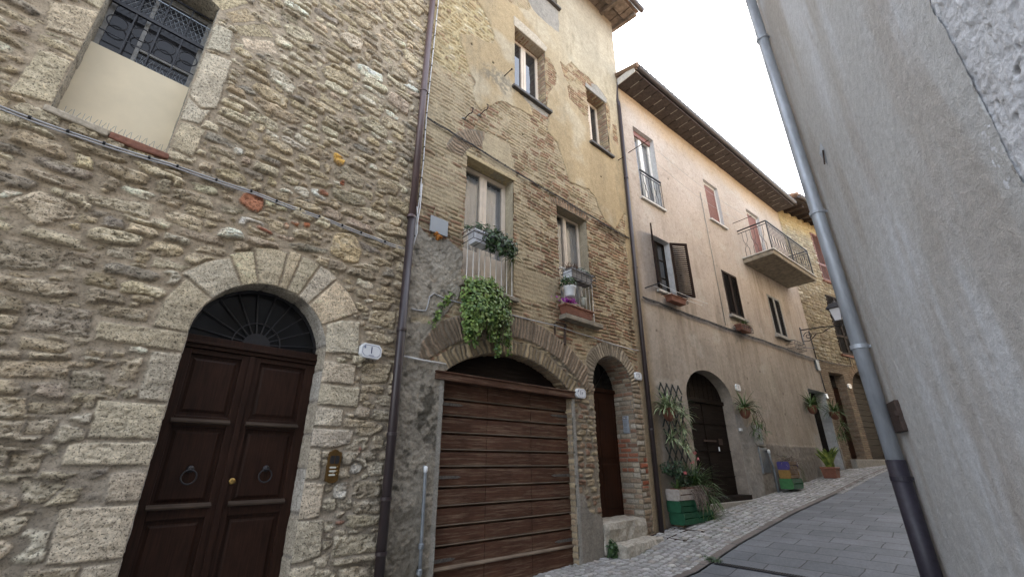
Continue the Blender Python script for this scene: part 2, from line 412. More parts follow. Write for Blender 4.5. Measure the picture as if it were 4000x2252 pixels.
class Stones:
    """rubble masonry: irregular stones packed into a height field"""
    def __init__(s, X, Z, seed=1):
        s.X, s.Z = X, Z; s.x = X[0]; s.z = Z[:, 0]; s.E = np.full(X.shape, -.08); s.y = np.zeros(X.shape); s.C = np.zeros(X.shape + (3,)); s.M = np.zeros(X.shape)
        s.rs = np.random.RandomState(seed)
        s.edge = fbm(X, Z, .075, 4, seed + 5, .6); s.rid = np.abs(fbm(X, Z, .11, 4, seed + 51, .6, 1.9, .75)); s.rg = fbm(X, Z, .05, 4, seed + 9, .65, 1.7, .8); s.rg2 = fbm(X, Z, .18, 3, seed + 31, .6, 1.6, .8)
        s.block = None
    def win(s, x0, x1, z0, z1):
        i0, i1 = np.searchsorted(s.z, [z0, z1]); j0, j1 = np.searchsorted(s.x, [x0, x1]); return slice(i0, i1), slice(j0, j1)
    def put(s, w, sd, col, depth, gap, need, rough, round_, tilt):
        if sd.size == 0: return False
        E = s.E[w]; a = (sd > 0).sum()
        if a < 4: return False
        s2 = np.minimum(sd, -E - gap)
        if s.block is not None: s2 = np.minimum(s2, s.block[w])
        if (s2 > 0).sum() < need * a: return False
        m = sst(0, .008, s2)
        x = s.X[w]; z = s.Z[w]; cx, cz = x[sd > 0].mean(), z[sd > 0].mean()
        cv = sst(.11, .0, s.rid[w]) * min(1.0, rough)
        pr = depth * (sst(-.003, round_, s2) ** .5) + rough * (s.rg[w] * .014 + s.rg2[w] * .016) + tilt[0] * (x - cx) + tilt[1] * (z - cz) - .013 * cv
        s.y[w] = s.y[w] * (1 - m) + np.maximum(pr, .001) * m
        c = np.asarray(col)[None, None] * ((1 + .26 * s.rg2[w] + .20 * s.rg[w]) * (1 - .30 * cv))[..., None]
        s.C[w] = s.C[w] * (1 - m[..., None]) + c * m[..., None]
        s.M[w] = np.maximum(s.M[w], m); s.E[w] = np.maximum(E, s2); return True
    def poly(s, pts, col, depth=.014, rough=.6, gap=.008, need=.3, er=.006, round_=.02):
        P = np.array(pts); w = s.win(P[:, 0].min() - .05, P[:, 0].max() + .05, P[:, 1].min() - .05, P[:, 1].max() + .05)
        sd = polysd(pts, s.X[w], s.Z[w]) + s.edge[w] * er
        return s.put(w, sd, col, depth, gap, need, rough, round_, (0, 0))
    def blob(s, cx, cz, a, b, col, depth=.03, n=3.0, rot=0.0, need=.7, gap=.012, rough=1.0, tilt=(0, 0)):
        k = 1.35 * max(a, b) if abs(rot) > .5 else 1.35 * a
        w = s.win(cx - k, cx + k, cz - max(1.5 * b, abs(rot) * a + b), cz + max(1.5 * b, abs(rot) * a + b))
        x = s.X[w] - cx; z = s.Z[w] - cz; cr, sr = math.cos(rot), math.sin(rot)
        u = (x * cr + z * sr) / a; v = (-x * sr + z * cr) / b
        p = s.rs.rand(4) * 6.28; an = np.arctan2(v, u)
        q = (np.abs(u) ** n + np.abs(v) ** n) ** (1 / n) / (1 + .07 * np.sin(2 * an + p[0]) + .07 * np.sin(3 * an + p[1]) + .04 * np.sin(5 * an + p[2]))
        sd = (1 - q) * min(a, b)
        for k in range(3):                      # chipped corners
            th = s.rs.uniform(0, 6.28); e = .86 + .3 * s.rs.rand(); ext = (abs(math.cos(th)) ** 1.5 + abs(math.sin(th)) ** 1.5) ** .667
            sd = np.minimum(sd, (e * ext - (u * math.cos(th) + v * math.sin(th))) * min(a, b) * .9)
        sd = sd + s.edge[w] * .012
        return s.put(w, sd, col, depth, gap, need, rough, .016, tilt)
    def fill(s, size, pick, x0, x1, z0, z1, gap=.014, depth=(.016, .042), extra=2500, small=(.02, .05), rough=1.0, rows=True):
        rs = s.rs
        if rows:
            z = z0
            while z < z1:
                a, b = size(.5 * (x0 + x1), z); rh = b * rs.uniform(.8, 1.25); x = x0 - rs.rand() * a
                while x < x1:
                    a, b = size(x, z); aa = a * rs.uniform(.4, 1.6); bb = min(rh, b * 1.6) * rs.uniform(.7, 1.15); aa = max(aa, bb * .8)
                    s.blob(x + aa, z + rh + rs.uniform(-.25, .25) * rh, aa, bb, pick(rs), rs.uniform(*depth), rs.uniform(2.8, 7.0), rs.normal() * .08, .58, gap * rs.uniform(.6, 1.8), rough, (rs.normal() * .03, rs.normal() * .05))
                    x += 2 * aa + gap * rs.uniform(0, 1.5)
                z += 2 * rh + gap * .3
        for i in range(extra):
            x, z = rs.uniform(x0, x1), rs.uniform(z0, z1); a, b = size(x, z); q = rs.rand()
            aa, bb = a * (.25 + .45 * q), b * (.3 + .45 * q)
            s.blob(x, z, aa, bb, pick(rs), rs.uniform(depth[0] * .7, depth[1] * .8), rs.uniform(2.2, 5.0), rs.normal() * .15, .55, gap * .6, rough)

def palette(*cw):
    cs = [np.array(c) for c, w in cw]; ws = np.array([w for c, w in cw], float); ws /= ws.sum()
    def pick(rs):
        c = cs[rs.choice(len(cs), p=ws)]; return c * (1 + rs.normal() * .10) * (1 + rs.normal(size=3) * .012)
    return pick
def bricks(X, Z, bw, bh, j, seed, warp=.02):
    """courses of bricks: signed distance inside each brick, and two random numbers per brick"""
    W = Z + warp * fbm(X, Z, .9, 3, seed + 3) + .004 * fbm(X, Z, .06, 2, seed + 8)
    r = np.floor(W / bh); u = X + .012 * fbm(X, Z, .12, 2, seed + 5) + hash01(r, 3, seed) * bw + (r % 2) * bw * .5
    c = np.floor(u / bw); fz = W - r * bh; fx = u - c * bw
    sh = (hash01(r, c, seed + 1) - .5) * bw * .3
    sd = np.minimum(np.minimum(fz, bh - fz), np.minimum(fx, bw - fx)) - j * .5
    return sd, hash01(r, c, seed + 2), hash01(r, c, seed + 6)
def arch_bricks(X, Z, cx, cz, r0, r1, bw, j, seed):
    dx, dz = X - cx, Z - cz; rr = np.hypot(dx, dz); an = np.arctan2(dz, dx); rm = (r0 + r1) / 2
    u = an * rm / bw + .10 * vn(X * 0 + an * 3, Z * 0, .3, seed); c = np.floor(u); f = (u - c) * bw
    sd = np.minimum(np.minimum(f, bw - f) - j * .5, np.minimum(rr - r0, r1 - rr))
    return sd, hash01(c, 1, seed), rr, an

# openings: signed distance, negative inside
def op_rect(x0, x1, z0, z1):
    def f(X, Z): return np.maximum(np.maximum(x0 - X, X - x1), np.maximum(z0 - Z, Z - z1))
    f.box = (x0, x1, z0, z1); return f
def op_arch(cx, r, z0, zs, rise):
    def f(X, Z):
        a = np.maximum(np.abs(X - cx) - r, z0 - Z)
        q = (np.hypot((X - cx) / r, (Z - zs) / rise) - 1) * min(r, rise)
        return np.where(Z > zs, q, a)
    f.box = (cx - r, cx + r, z0, zs + rise); return f
def op_seg(x0, x1, z0, cx, cz, rad):       # rectangle under a segment of a circle
    def f(X, Z): return np.maximum(np.maximum(np.maximum(x0 - X, X - x1), z0 - Z), np.where(Z > cz, np.hypot(X - cx, Z - cz) - rad, -9))
    f.box = (x0, x1, z0, cz + rad); return f

def grid_mesh(name, V, C, nx, nz, keep, mat, parent, smooth=True):
    idx = np.arange(nx * nz).reshape(nz, nx)
    q = np.stack([idx[:-1, :-1], idx[:-1, 1:], idx[1:, 1:], idx[1:, :-1]], -1).reshape(-1, 4)[keep.reshape(-1)]
    used = np.unique(q); mp = np.full(nx * nz, -1); mp[used] = np.arange(len(used)); q = mp[q]; V = V.reshape(-1, 3)[used]; C = C.reshape(-1, C.shape[-1])[used]
    me = bpy.data.meshes.new(name); nq = len(q)
    me.vertices.add(len(V)); me.vertices.foreach_set('co', V.astype(np.float32).ravel())
    me.loops.add(nq * 4); me.loops.foreach_set('vertex_index', q.astype(np.int32).ravel())
    me.polygons.add(nq); me.polygons.foreach_set('loop_start', np.arange(0, nq * 4, 4, dtype=np.int32)); me.polygons.foreach_set('loop_total', np.full(nq, 4, dtype=np.int32))
    me.polygons.foreach_set('use_smooth', np.full(nq, smooth, dtype=bool))
    me.update(calc_edges=True)
    ca = me.color_attributes.new('Col', 'FLOAT_COLOR', 'POINT')
    ca.data.foreach_set('color', np.concatenate([np.clip(C[:, :3], 0.003, .95), (C[:, 3:4] if C.shape[1] == 4 else np.ones((len(C), 1)))], 1).astype(np.float32).ravel())
    me.materials.append(mat)
    o = bpy.data.objects.new(name, me); COL.objects.link(o)
    if parent: o.parent = parent
    return o
def grid_wall(name, x0, x1, z0, z1, step, fn, openings, mat, parent, slant=None):
    xs = np.arange(x0, x1 + step * .5, step); zs = np.arange(z0, z1 + step * .5, step)
    X, Z = np.meshgrid(xs, zs); ins = np.zeros(X.shape, bool); Xs, Zs = X.copy(), Z.copy()
    for f in openings:
        b = f.box; i0, i1 = np.searchsorted(zs, [b[2] - .1, b[3] + .1]); j0, j1 = np.searchsorted(xs, [b[0] - .1, b[1] + .1]); w = (slice(i0, i1), slice(j0, j1))
        sd = f(X[w], Z[w]); e = 1e-4
        gx = (f(X[w] + e, Z[w]) - f(X[w] - e, Z[w])) / (2 * e); gzz = (f(X[w], Z[w] + e) - f(X[w], Z[w] - e)) / (2 * e); g2 = gx * gx + gzz * gzz + 1e-6
        near = np.abs(sd) <= .72 * step
        Xs[w] = np.where(near, X[w] - gx * sd / g2, Xs[w]); Zs[w] = np.where(near, Z[w] - gzz * sd / g2, Zs[w])
        ins[w] |= sd < -.72 * step
    y, C = fn(X, Z)
    if slant: Xs = Xs + slant(Xs, Zs)
    keep = ~(ins[:-1, :-1] | ins[:-1, 1:] | ins[1:, 1:] | ins[1:, :-1])
    V = np.stack([Xs, -y, Zs], -1)
    return grid_mesh(name, V, C, len(xs), len(zs), keep, mat, parent)
def reveal(name, path, depth, fn, mat, parent, step=.02, front=.0):
    """inner faces of an opening: path = points (x, z) along its edge, pushed into the wall; fn(u, v) gives bulge and colour"""
    P = np.array(path, float); L = np.r_[0, np.cumsum(np.hypot(*np.diff(P, axis=0).T))]
    n = max(2, int(L[-1] / step)); u = np.linspace(0, L[-1], n); x = np.interp(u, L, P[:, 0]); z = np.interp(u, L, P[:, 1])
    m = max(3, int((depth + front) / step)); v = np.linspace(-front, depth, m)
    tx, tz = np.gradient(x), np.gradient(z); l = np.hypot(tx, tz) + 1e-9; nxx, nzz = -tz / l, tx / l
    U, Vv = np.meshgrid(u, v); b, C = fn(U, Vv)
    b = b * np.clip((Vv + front) / .02, 0, 1)
    XX = x[None] + nxx[None] * b; ZZ = z[None] + nzz[None] * b
    return grid_mesh(name, np.stack([XX, Vv + 0 * XX, ZZ], -1), C, n, m, np.ones((m - 1, n - 1), bool), mat, parent)

def arch_path(cx, r, z0, zs, rise, n=28):
    p = [(cx + r, z0), (cx + r, zs)]
    p += [(cx + r * math.cos(math.pi * i / n), zs + rise * math.sin(math.pi * i / n)) for i in range(1, n)]
    return p + [(cx - r, zs), (cx - r, z0)]
def rect_path(x0, x1, z0, z1): return [(x1, z0), (x1, z1), (x0, z1), (x0, z0)]
def flatfn(col, amp=.006, var=.16, sc=.15):
    def f(U, V): return amp * fbm(U, V, sc, 3, 4), np.asarray(col)[None, None] * (1 + var * fbm(U, V, sc, 4, 11))[..., None]
    return f
def brickfn(cols, bw=.24, bh=.075, mort=(.25, .21, .16)):
    pick = np.array(cols)
    def f(U, V):
        sd, h1, h2 = bricks(V, U, bw, bh, .014, 5, .012)
        m = sst(0, .006, sd); i = (h1 * len(pick)).astype(int) % len(pick)
        c = pick[i] * (.75 + .5 * h2)[..., None]
        return m * (.006 + .01 * h2), mix3(np.ones(U.shape + (3,)) * np.array(mort), c * (1 + .2 * fbm(U, V, .06, 3, 3))[..., None], m)
    return f
def redfn(base):
    def f(U, V):
        b, C = base(U, V); r = np.floor(U / .085); c = np.floor(V / .25 + .5 * (r % 2))
        m = ((hash01(r, c, 8) > .5) & (U > .85) & (U < 1.62)).astype(float) * (b > .006)
        return b, mix3(C, np.array((.30, .10, .055)), m * .85)
    return f
def blockfn(cols, bh=.32, mort=(.27, .24, .20)):
    pick = np.array(cols)
    def f(U, V):
        k = U + .5 * vn(U * 0, U, .5, 3); r = np.floor(k / bh); fz = k - r * bh; sd = np.minimum(fz, bh - fz) - .008; m = sst(0, .01, sd)
        c = pick[(hash01(r, 2, 3) * len(pick)).astype(int) % len(pick)]
        return m * .008 + .006 * fbm(U, V, .08, 3, 9), mix3(np.ones(U.shape + (3,)) * np.array(mort), c * (1 + .16 * fbm(U, V, .07, 4, 2))[..., None], m)
    return f

def add_window(par, x0, x1, z0, z1, y, mat, glass, curtain=None, mull=1, fw=.06, bars=0, name='window', cy=.09, closed_low=0.0):
    """one casement window: frame with leaves, its pane and its curtain"""
    m = MB()
    m.box(x0, x0 + fw, y, y + .06, z0, z1).box(x1 - fw, x1, y, y + .06, z0, z1).box(x0 + fw, x1 - fw, y, y + .06, z1 - fw, z1).box(x0 + fw, x1 - fw, y, y + .06, z0, z0 + fw)
    for i in range(mull):
        c = x0 + (x1 - x0) * (i + 1) / (mull + 1)
        m.box(c - fw * .95, c + fw * .95, y - .012, y + .06, z0 + fw, z1 - fw); m.box(c - .012, c + .012, y - .022, y - .0125, z0 + fw, z1 - fw)
    for i in range(bars):
        c = z0 + (z1 - z0) * (i + 1) / (bars + 1); m.box(x0 + fw, x1 - fw, y + .012, y + .05, c - .014, c + .014)
    if closed_low:
        m.box(x0 + fw, x1 - fw, y + .01, y + .05, z0 + fw, z0 + closed_low)
    f = m.build(name, mat, par, bevel=.004)
    MB().box(x0 + fw * .6, x1 - fw * .6, y + .026, y + .03, z0 + max(fw, closed_low) * .8, z1 - fw * .6).build('pane', glass, f)
    if curtain:
        c = MB(); n = 46; yy = y + cy; zt = z1 - fw - .03
        xs = [x0 + fw * .3 + (x1 - x0 - fw * .6) * i / n for i in range(n + 1)]
        vs = []
        for i, x in enumerate(xs):
            d = .016 * math.sin(i * 1.05) + .010 * math.sin(i * 2.3 + 1)
            vs += [(x, yy + d * .5, zt + .010 * math.sin(i * 1.9)), (x, yy + d, (z0 + z1) / 2), (x, yy + d * 1.2, z0)]
        c.add(vs, [(3 * i + k, 3 * i + 3 + k, 3 * i + 4 + k, 3 * i + 1 + k) for i in range(n) for k in range(2)])
        c.build('curtain', curtain, f, smooth=True)
    MB().box(x0 - .05, x1 + .05, y + .25, y + .27, z0 - .05, z1 + .05).build('dark_interior', M_DARK, f)
    return f
def roof_slab(par, x0, x1, ridge_y, z0, over, mat=M_ROOF, slope=.30, z_th=.10):
    m = MB(); y0, y1 = -over, ridge_y
    m.prismx([(y0, z0), (y1, z0 + slope * (y1 - y0)), (y1, z0 + slope * (y1 - y0) + z_th), (y0, z0 + z_th)], x0, x1)
    m.prismx([(y1, z0 + slope * (y1 - y0)), (y1 + ridge_y, z0), (y1 + ridge_y, z0 + z_th), (y1, z0 + slope * (y1 - y0) + z_th)], x0, x1)
    n = int((x1 - x0) / .2)
    for i in range(n + 1):                     # rows of curved tiles
        x = x0 + (x1 - x0) * i / n
        m.tube([(x, y0 - .05, z0 + z_th), (x, y1, z0 + slope * (y1 - y0) + z_th)], .075, 6)
    return m.build('roof', mat, par)

# ================================================================== stone house (left)
house1 = thing('stone_house', 'rough rubble stone house with a dark arched double door and a half walled-up window', 'house', 1)
WIN1 = op_seg(-.70, .075, 4.285, -.31, 5.55, .80)
DOOR1 = op_arch(1.23, .61, .0, 2.66, .62)
P_ST = palette(((.47, .395, .275), 5), ((.53, .465, .34), 4), ((.40, .33, .225), 3), ((.31, .26, .19), 2.2), ((.44, .36, .24), 2), ((.60, .55, .44), 1.4), ((.39, .315, .24), .5), ((.255, .225, .185), 1.2))
P_BLK = palette(((.46, .395, .285), 3), ((.42, .365, .27), 2), ((.44, .395, .315), 1))
def f1(X, Z):
    S = Stones(X, Z, 3)
    S.block = np.minimum(WIN1(X, Z), DOOR1(X, Z)) + .004
    rs = S.rs
    c = (1.23, 2.66); ang = [180, 147, 120, 106.5, 88, 80, 68.5, 56, 31]; ro = [.86, .93, .93, .99, 1.03, 1.03, 1.05, 1.05]
    for i in range(8):                                    # voussoirs
        a0, a1 = ang[i], ang[i + 1]
        pts = [(c[0] + .60 * math.cos(R(a)), c[1] + .61 * math.sin(R(a))) for a in np.linspace(a0, a1, 6)]
        r0, r1 = ro[i], ro[i] + (.02 if i != 1 else -.03)
        pts += [(c[0] + r1 * math.cos(R(a1)), c[1] + r1 * math.sin(R(a1))), (c[0] + (r0 + r1) / 2 * 1.01 * math.cos(R((a0 + a1) / 2)), c[1] + (r0 + r1) / 2 * 1.01 * math.sin(R((a0 + a1) / 2))), (c[0] + r0 * math.cos(R(a0)), c[1] + r0 * math.sin(R(a0)))]
        S.poly(pts, P_BLK(rs) * 1.04, .026, .30, .014, round_=.012)
    for q in [[(.04, 2.64), (.63, 2.655), (.63, 2.485), (.05, 2.49)], [(.42, 2.46), (.63, 2.475), (.63, 2.06), (.42, 2.07)], [(.19, 2.045), (.63, 2.05), (.63, 1.775), (.21, 1.77)], [(.12, 1.73), (.25, 1.75), (.63, 1.755), (.63, 1.58), (.11, 1.58)],
              [(.40, 1.535), (.63, 1.545), (.63, 1.33), (.42, 1.33)], [(.19, 1.31), (.63, 1.315), (.63, .955), (.22, .965)], [(.42, .93), (.63, .94), (.63, .55), (.40, .56)], [(.12, .52), (.63, .53), (.63, .2), (.1, .22)],
              [(1.80, 3.02), (1.85, 3.06), (2.17, 3.10), (2.20, 2.73), (1.83, 2.69)], [(1.83, 2.60), (2.20, 2.61), (2.20, 2.39), (1.83, 2.38)], [(1.83, 2.365), (2.27, 2.37), (2.27, 2.16), (1.83, 2.15)], [(1.83, 2.13), (2.12, 2.13), (2.12, 1.95), (1.83, 1.945)],
              [(1.83, 1.925), (2.27, 1.93), (2.25, 1.79), (2.05, 1.74), (1.83, 1.75)], [(1.83, 1.73), (1.95, 1.72), (1.98, 1.46), (1.83, 1.45)], [(1.83, 1.435), (2.04, 1.42), (2.03, 1.12), (1.83, 1.11)], [(1.83, 1.10), (2.08, 1.10), (2.10, .79), (1.83, .75)], [(1.83, .73), (2.06, .725), (2.06, .4), (1.83, .38)],
              [(-.98, 5.26), (-.70, 5.42), (-.70, 5.05), (-.92, 4.98)], [(-.90, 4.76), (-.71, 4.79), (-.70, 4.33), (-.93, 4.26)], [(-.88, 5.44), (-.70, 5.62), (-.70, 5.44)], [(.08, 6.02), (.25, 6.03), (.29, 5.70), (.08, 5.64)], [(.08, 5.61), (.32, 5.64), (.33, 4.98), (.20, 4.90), (.08, 5.00)], [(.08, 4.97), (.29, 4.97), (.24, 4.71), (.08, 4.69)], [(.09, 4.67), (.30, 4.68), (.26, 4.33), (.09, 4.36)]]:
        S.poly(q, P_BLK(rs), .028, .42, .014, er=.008, round_=.012)
    for i in range(13):                                   # fan of thin stones over the window
        a = 28 + i * 10.3; b = a + 8.6
        S.poly([(-.31 + r * math.cos(R(t)), 5.55 + r * math.sin(R(t))) for r, t in ((.80, a), (1.16 + .05 * math.sin(i * 2.2), a), (1.17 + .05 * math.sin(i * 2.2), b), (.80, b))], P_BLK(rs) * (.8 + .3 * rs.rand()) * np.array((1, .93, .86)), .010, .5, .006)
    BLK = S.M.copy()
    for q, col in [([(2.20, .95), (2.66, .93), (2.68, .76), (2.20, .76)], 0), ([(2.34, 1.42), (2.66, 1.43), (2.66, 1.26), (2.34, 1.26)], 0), ([(2.36, 1.24), (2.68, 1.24), (2.68, 1.10), (2.38, 1.13)], 0), ([(2.45, 1.62), (2.67, 1.63), (2.66, 1.47), (2.50, 1.47)], 0), ([(2.27, 2.65), (2.64, 2.69), (2.60, 2.46), (2.26, 2.41)], 0), ([(2.27, 3.28), (2.63, 3.35), (2.62, 3.10), (2.27, 3.12)], 0),
                   ([(-.36, 2.69), (-.01, 2.71), (.02, 2.49), (-.32, 2.48)], 1), ([(-.33, 2.44), (-.05, 2.44), (-.08, 2.35), (-.31, 2.35)], 0), ([(-.05, 1.50), (.18, 1.46), (.1, 1.33), (0, 1.35)], 2), ([(-.14, 1.66), (.03, 1.67), (.02, 1.53), (-.12, 1.54)], 0), ([(-.0, 2.78), (.33, 2.79), (.33, 2.68), (.04, 2.67)], 0), ([(-.01, 2.25), (.19, 2.26), (.20, 2.12), (.01, 2.10)], 1), ([(.24, 2.36), (.38, 2.40), (.37, 2.22), (.26, 2.19)], 0), ([(-.16, 2.0), (.12, 2.01), (.13, 1.93), (-.14, 1.92)], 0), ([(-.13, 1.89), (.03, 1.90), (.03, 1.79), (-.12, 1.78)], 2),
                   ([(-.68, 3.40), (-.56, 3.55), (-.30, 3.52), (-.31, 3.40), (-.47, 3.27)], 2), ([(-.31, 3.65), (.11, 3.74), (.12, 3.58), (-.27, 3.57)], 2), ([(.18, 3.73), (.50, 3.74), (.50, 3.60), (.24, 3.62)], 2), ([(-.62, 3.11), (-.30, 3.14), (-.30, 2.94), (-.56, 2.89)], 1), ([(-.08, 3.25), (.09, 3.30), (.11, 3.18), (-.06, 3.17)], 1)]:
        S.poly(q, (P_ST(rs) * .5 + .5 * np.array([(.42, .35, .24), (.30, .27, .225), (.50, .44, .33)][col])), .026, 1.1, .012, er=.012, round_=.03)
    for cx, cz, a, b, col, n in [(1.61, 5.07, .075, .085, (.56, .33, .085), 2.6), (.84, 4.10, .12, .10, (.36, .165, .10), 2.4), (1.88, 3.95, .20, .17, (.50, .40, .25), 2.6), (1.71, 4.78, .03, .04, (.30, .115, .065), 3), (1.51, 4.54, .055, .045, (.34, .17, .11), 2.5), (1.27, 4.03, .05, .03, (.38, .17, .09), 3.5), (1.40, 4.06, .04, .04, (.40, .16, .085), 3.5), (1.20, 3.97, .025, .04, (.42, .24, .15), 4), (1.0, 3.84, .09, .018, (.32, .13, .085), 3), (.95, 3.82, .1, .05, (.46, .38, .26), 3),
                             (1.47, 4.50, .10, .06, (.66, .63, .56), 2.8), (1.28, 4.44, .09, .06, (.60, .55, .45), 2.6), (.88, 3.86, .13, .06, (.62, .59, .54), 2.5), (.60, 4.60, .05, .045, (.66, .62, .54), 2.2), (2.34, 1.55, .07, .055, (.60, .58, .54), 2.6), (2.21, 1.34, .08, .07, (.58, .56, .51), 3), (2.36, 1.72, .02, .05, (.33, .12, .07), 4), (2.24, 1.06, .05, .022, (.33, .15, .095), 3), (2.0, 5.6, .11, .06, (.52, .43, .28), 2.6), (2.35, 5.9, .12, .055, (.54, .45, .29), 3)]:
        S.blob(cx, cz, a, b, col, .034, n, rs.normal() * .1, .2, .010, 1.0)
    for i in range(46):                                    # some larger stones among the rubble
        S.blob(rs.uniform(.1, 2.6), rs.uniform(4.3, 9.5), rs.uniform(.15, .24), rs.uniform(.075, .115), P_ST(rs), rs.uniform(.03, .06), rs.uniform(2.6, 5), rs.normal() * .12, .85, .012, 1.0)
    def size(x, z):
        k = np.clip((4.4 - z) / 2.2, 0, 1); k2 = np.clip((z - 5) / 3, 0, 1)
        return .128 + .045 * k - .004 * k2, .050 + .024 * k - .002 * k2
    S.fill(size, P_ST, x0=X.min(), x1=X.max(), z0=.0, z1=X.shape[0] * .011 + .1, extra=16000, gap=.010, depth=(.022, .056))
    big = fbm(X, Z, .8, 4, 40); med = fbm(X, Z, .10, 4, 44)
    mort = np.ones(X.shape + (3,)) * np.array((.335, .28, .21)) * (1 + .12 * big + .10 * med)[..., None]
    greyl = sst(3.2, 1.0, Z)[..., None]; mort = mort * (1 - greyl * np.array((.08, .06, .02)))
    C = S.C * (1 + .10 * big)[..., None]
    C = mix3(C, (.22, .175, .13), sst(.08, .5, fbm(X, Z, .075, 4, 81, .6, 1.4, .8)) * (.55 - .40 * BLK)); C = mix3(C, (.58, .52, .41), sst(.12, .5, fbm(X, Z, .06, 4, 83, .6, 1.4, .8)) * (.5 - .2 * BLK)); C = C * (1 + .10 * BLK)[..., None]
    # light mortar smears over some stones, grey lichen lower down
    sm = sst(.32, .55, fbm(X, Z, .11, 4, 61)) * .35 * (1 - BLK)
    C = mix3(C, mort, sm)
    C = mix3(mort, C, S.M)
    C = mix3(C, C.mean(-1, keepdims=True) * np.array((1.03, 1, .93)), sst(3.8, 1.2, Z) * .36)
    y = S.y * S.M + (1 - S.M) * (.003 + .008 * fbm(X, Z, .12, 4, 71) + .008 * sst(-.03, 0, S.E)) + .02 * big * .4
    C = C * (1 - .16 * sst(-.014, -.002, S.E) * (1 - S.M))[..., None]
    nr = np.minimum(np.abs(WIN1(X, Z)), np.abs(DOOR1(X, Z))); y = y * (.35 + .65 * sst(0, .12, nr))
    return y, np.concatenate([np.clip(C * np.array((1.27, 1.24, 1.185)), 0, .78), (.5 + .5 * S.M)[..., None]], -1)
grid_wall('wall', -2.6, 2.735, .0, 10.0, .011, f1, [WIN1, DOOR1], M_STONE, house1)
PALEB = [(.47, .42, .34), (.44, .385, .30), (.49, .45, .385)]
reveal('door_reveal', arch_path(1.23, .61, .0, 2.66, .62), .24, blockfn(PALEB), M_STONE, house1, .016)
wp = [(.075, 4.285), (.075, 6.25)] + [(-.31 + .80 * math.cos(R(a)), 5.55 + .80 * math.sin(R(a))) for a in np.linspace(61.3, 119.2, 12)] + [(-.70, 6.25), (-.70, 4.285)]
reveal('window_reveal', wp, .30, blockfn([(.36, .32, .25), (.33, .30, .24)], .4), M_STONE, house1, .016)
# side and back of the house, roof
m = MB(); m.box(-2.6, 2.7, .35, 7.0, -.5, 10.0); m.build('house_body', M_CONC, house1)
MB().box(-14.0, -2.6, .0, 7.0, -1.2, 5.2).build('unseen_side_wing', M_STONEBLK, house1)  # wing out of view, added to block low sky light
roof_slab(house1, -2.8, 2.72, 3.6, 10.0, .5)
# walled-up window: render panel, sill, grille, frame
MB().box(-.72, .10, .20, .30, 4.30, 5.235).build('infill_panel', M_CREAM, house1, bevel=.004)
sl = MB(); sl.prism([(-.73, 4.225), (-.33, 4.205), (-.325, 4.27), (-.73, 4.285)], -.045, .22); sl.build('stone_sill', M_STONEBLK, house1, bevel=.012)
sl = MB(); sl.prism([(-.322, 4.205), (-.12, 4.19), (.10, 4.21), (.10, 4.265), (-.1, 4.272), (-.32, 4.27)], -.04, .22); sl.build('brick_sill', M_BRICK, house1, bevel=.014)
fr = MB()
fr.box(-.70, -.655, .26, .31, 5.24, 6.28).box(.03, .075, .25, .31, 5.24, 6.24).box(-.655, .03, .26, .31, 6.19, 6.235).box(-.42, -.385, .262, .31, 5.24, 6.19).box(-.385, .03, .262, .31, 5.43, 5.465)
wf = fr.build('window_frame', M_SHUTF, house1, bevel=.004)
MB().box(-.66, .04, .285, .29, 5.24, 6.2).build('pane', M_GLASSD, wf)
MB().box(-.9, .2, .42, .44, 4.3, 6.6).build('dark_interior', M_DARK, wf)
g = MB()
g.box(-.69, .075, .195, .22, 5.79, 5.825).box(-.69, .075, .2, .212, 6.22, 6.24)
for i in range(5):
    x = -.69 + .765 * i / 4
    if 0 < i < 4: g.box(x - .006, x + .006, .203, .213, 5.24, 6.22)
    if i < 4: g.ring((x + .095, .208, 5.58), .078, .006, 24, 6)
g.box(-.69, .075, .203, .211, 5.415, 5.425)
gr = g.build('window_grille', M_IRONB, house1)
g = MB(); n = 16
for i in range(n):
    x = -.68 + .75 * i / n
    g.tube([(x, .214, 5.85), (x + .13, .214, 6.10)], .0022, 4); g.tube([(x + .13, .217, 5.85), (x, .217, 6.10)], .0022, 4)
g.box(-.69, .075, .205, .214, 6.095, 6.107)
g.build('wire_mesh', M_GALV, gr)
def spikes(x0, x1, z, y, n, h):
    g = MB()
    for i in range(n):
        x = x0 + (x1 - x0) * (i + .5) / n
        g.tube([(x, y, z), (x + random.uniform(-.012, .012), y, z + h)], .0016, 4)
        g.tube([(x, y, z), (x + .04, y - .05, z + h * .7)], .0016, 4); g.tube([(x, y, z), (x - .04, y + .03, z + h * .75)], .0016, 4)
    g.box(x0, x1, y - .01, y + .01, z, z + .006)
    return g
spikes(-.66, .06, 4.288, .10, 13, .13).build('bird_spikes', M_GALV, house1)
spikes(-.38, .05, 5.236, .225, 8, .12).build('bird_spikes', M_GALV, house1)
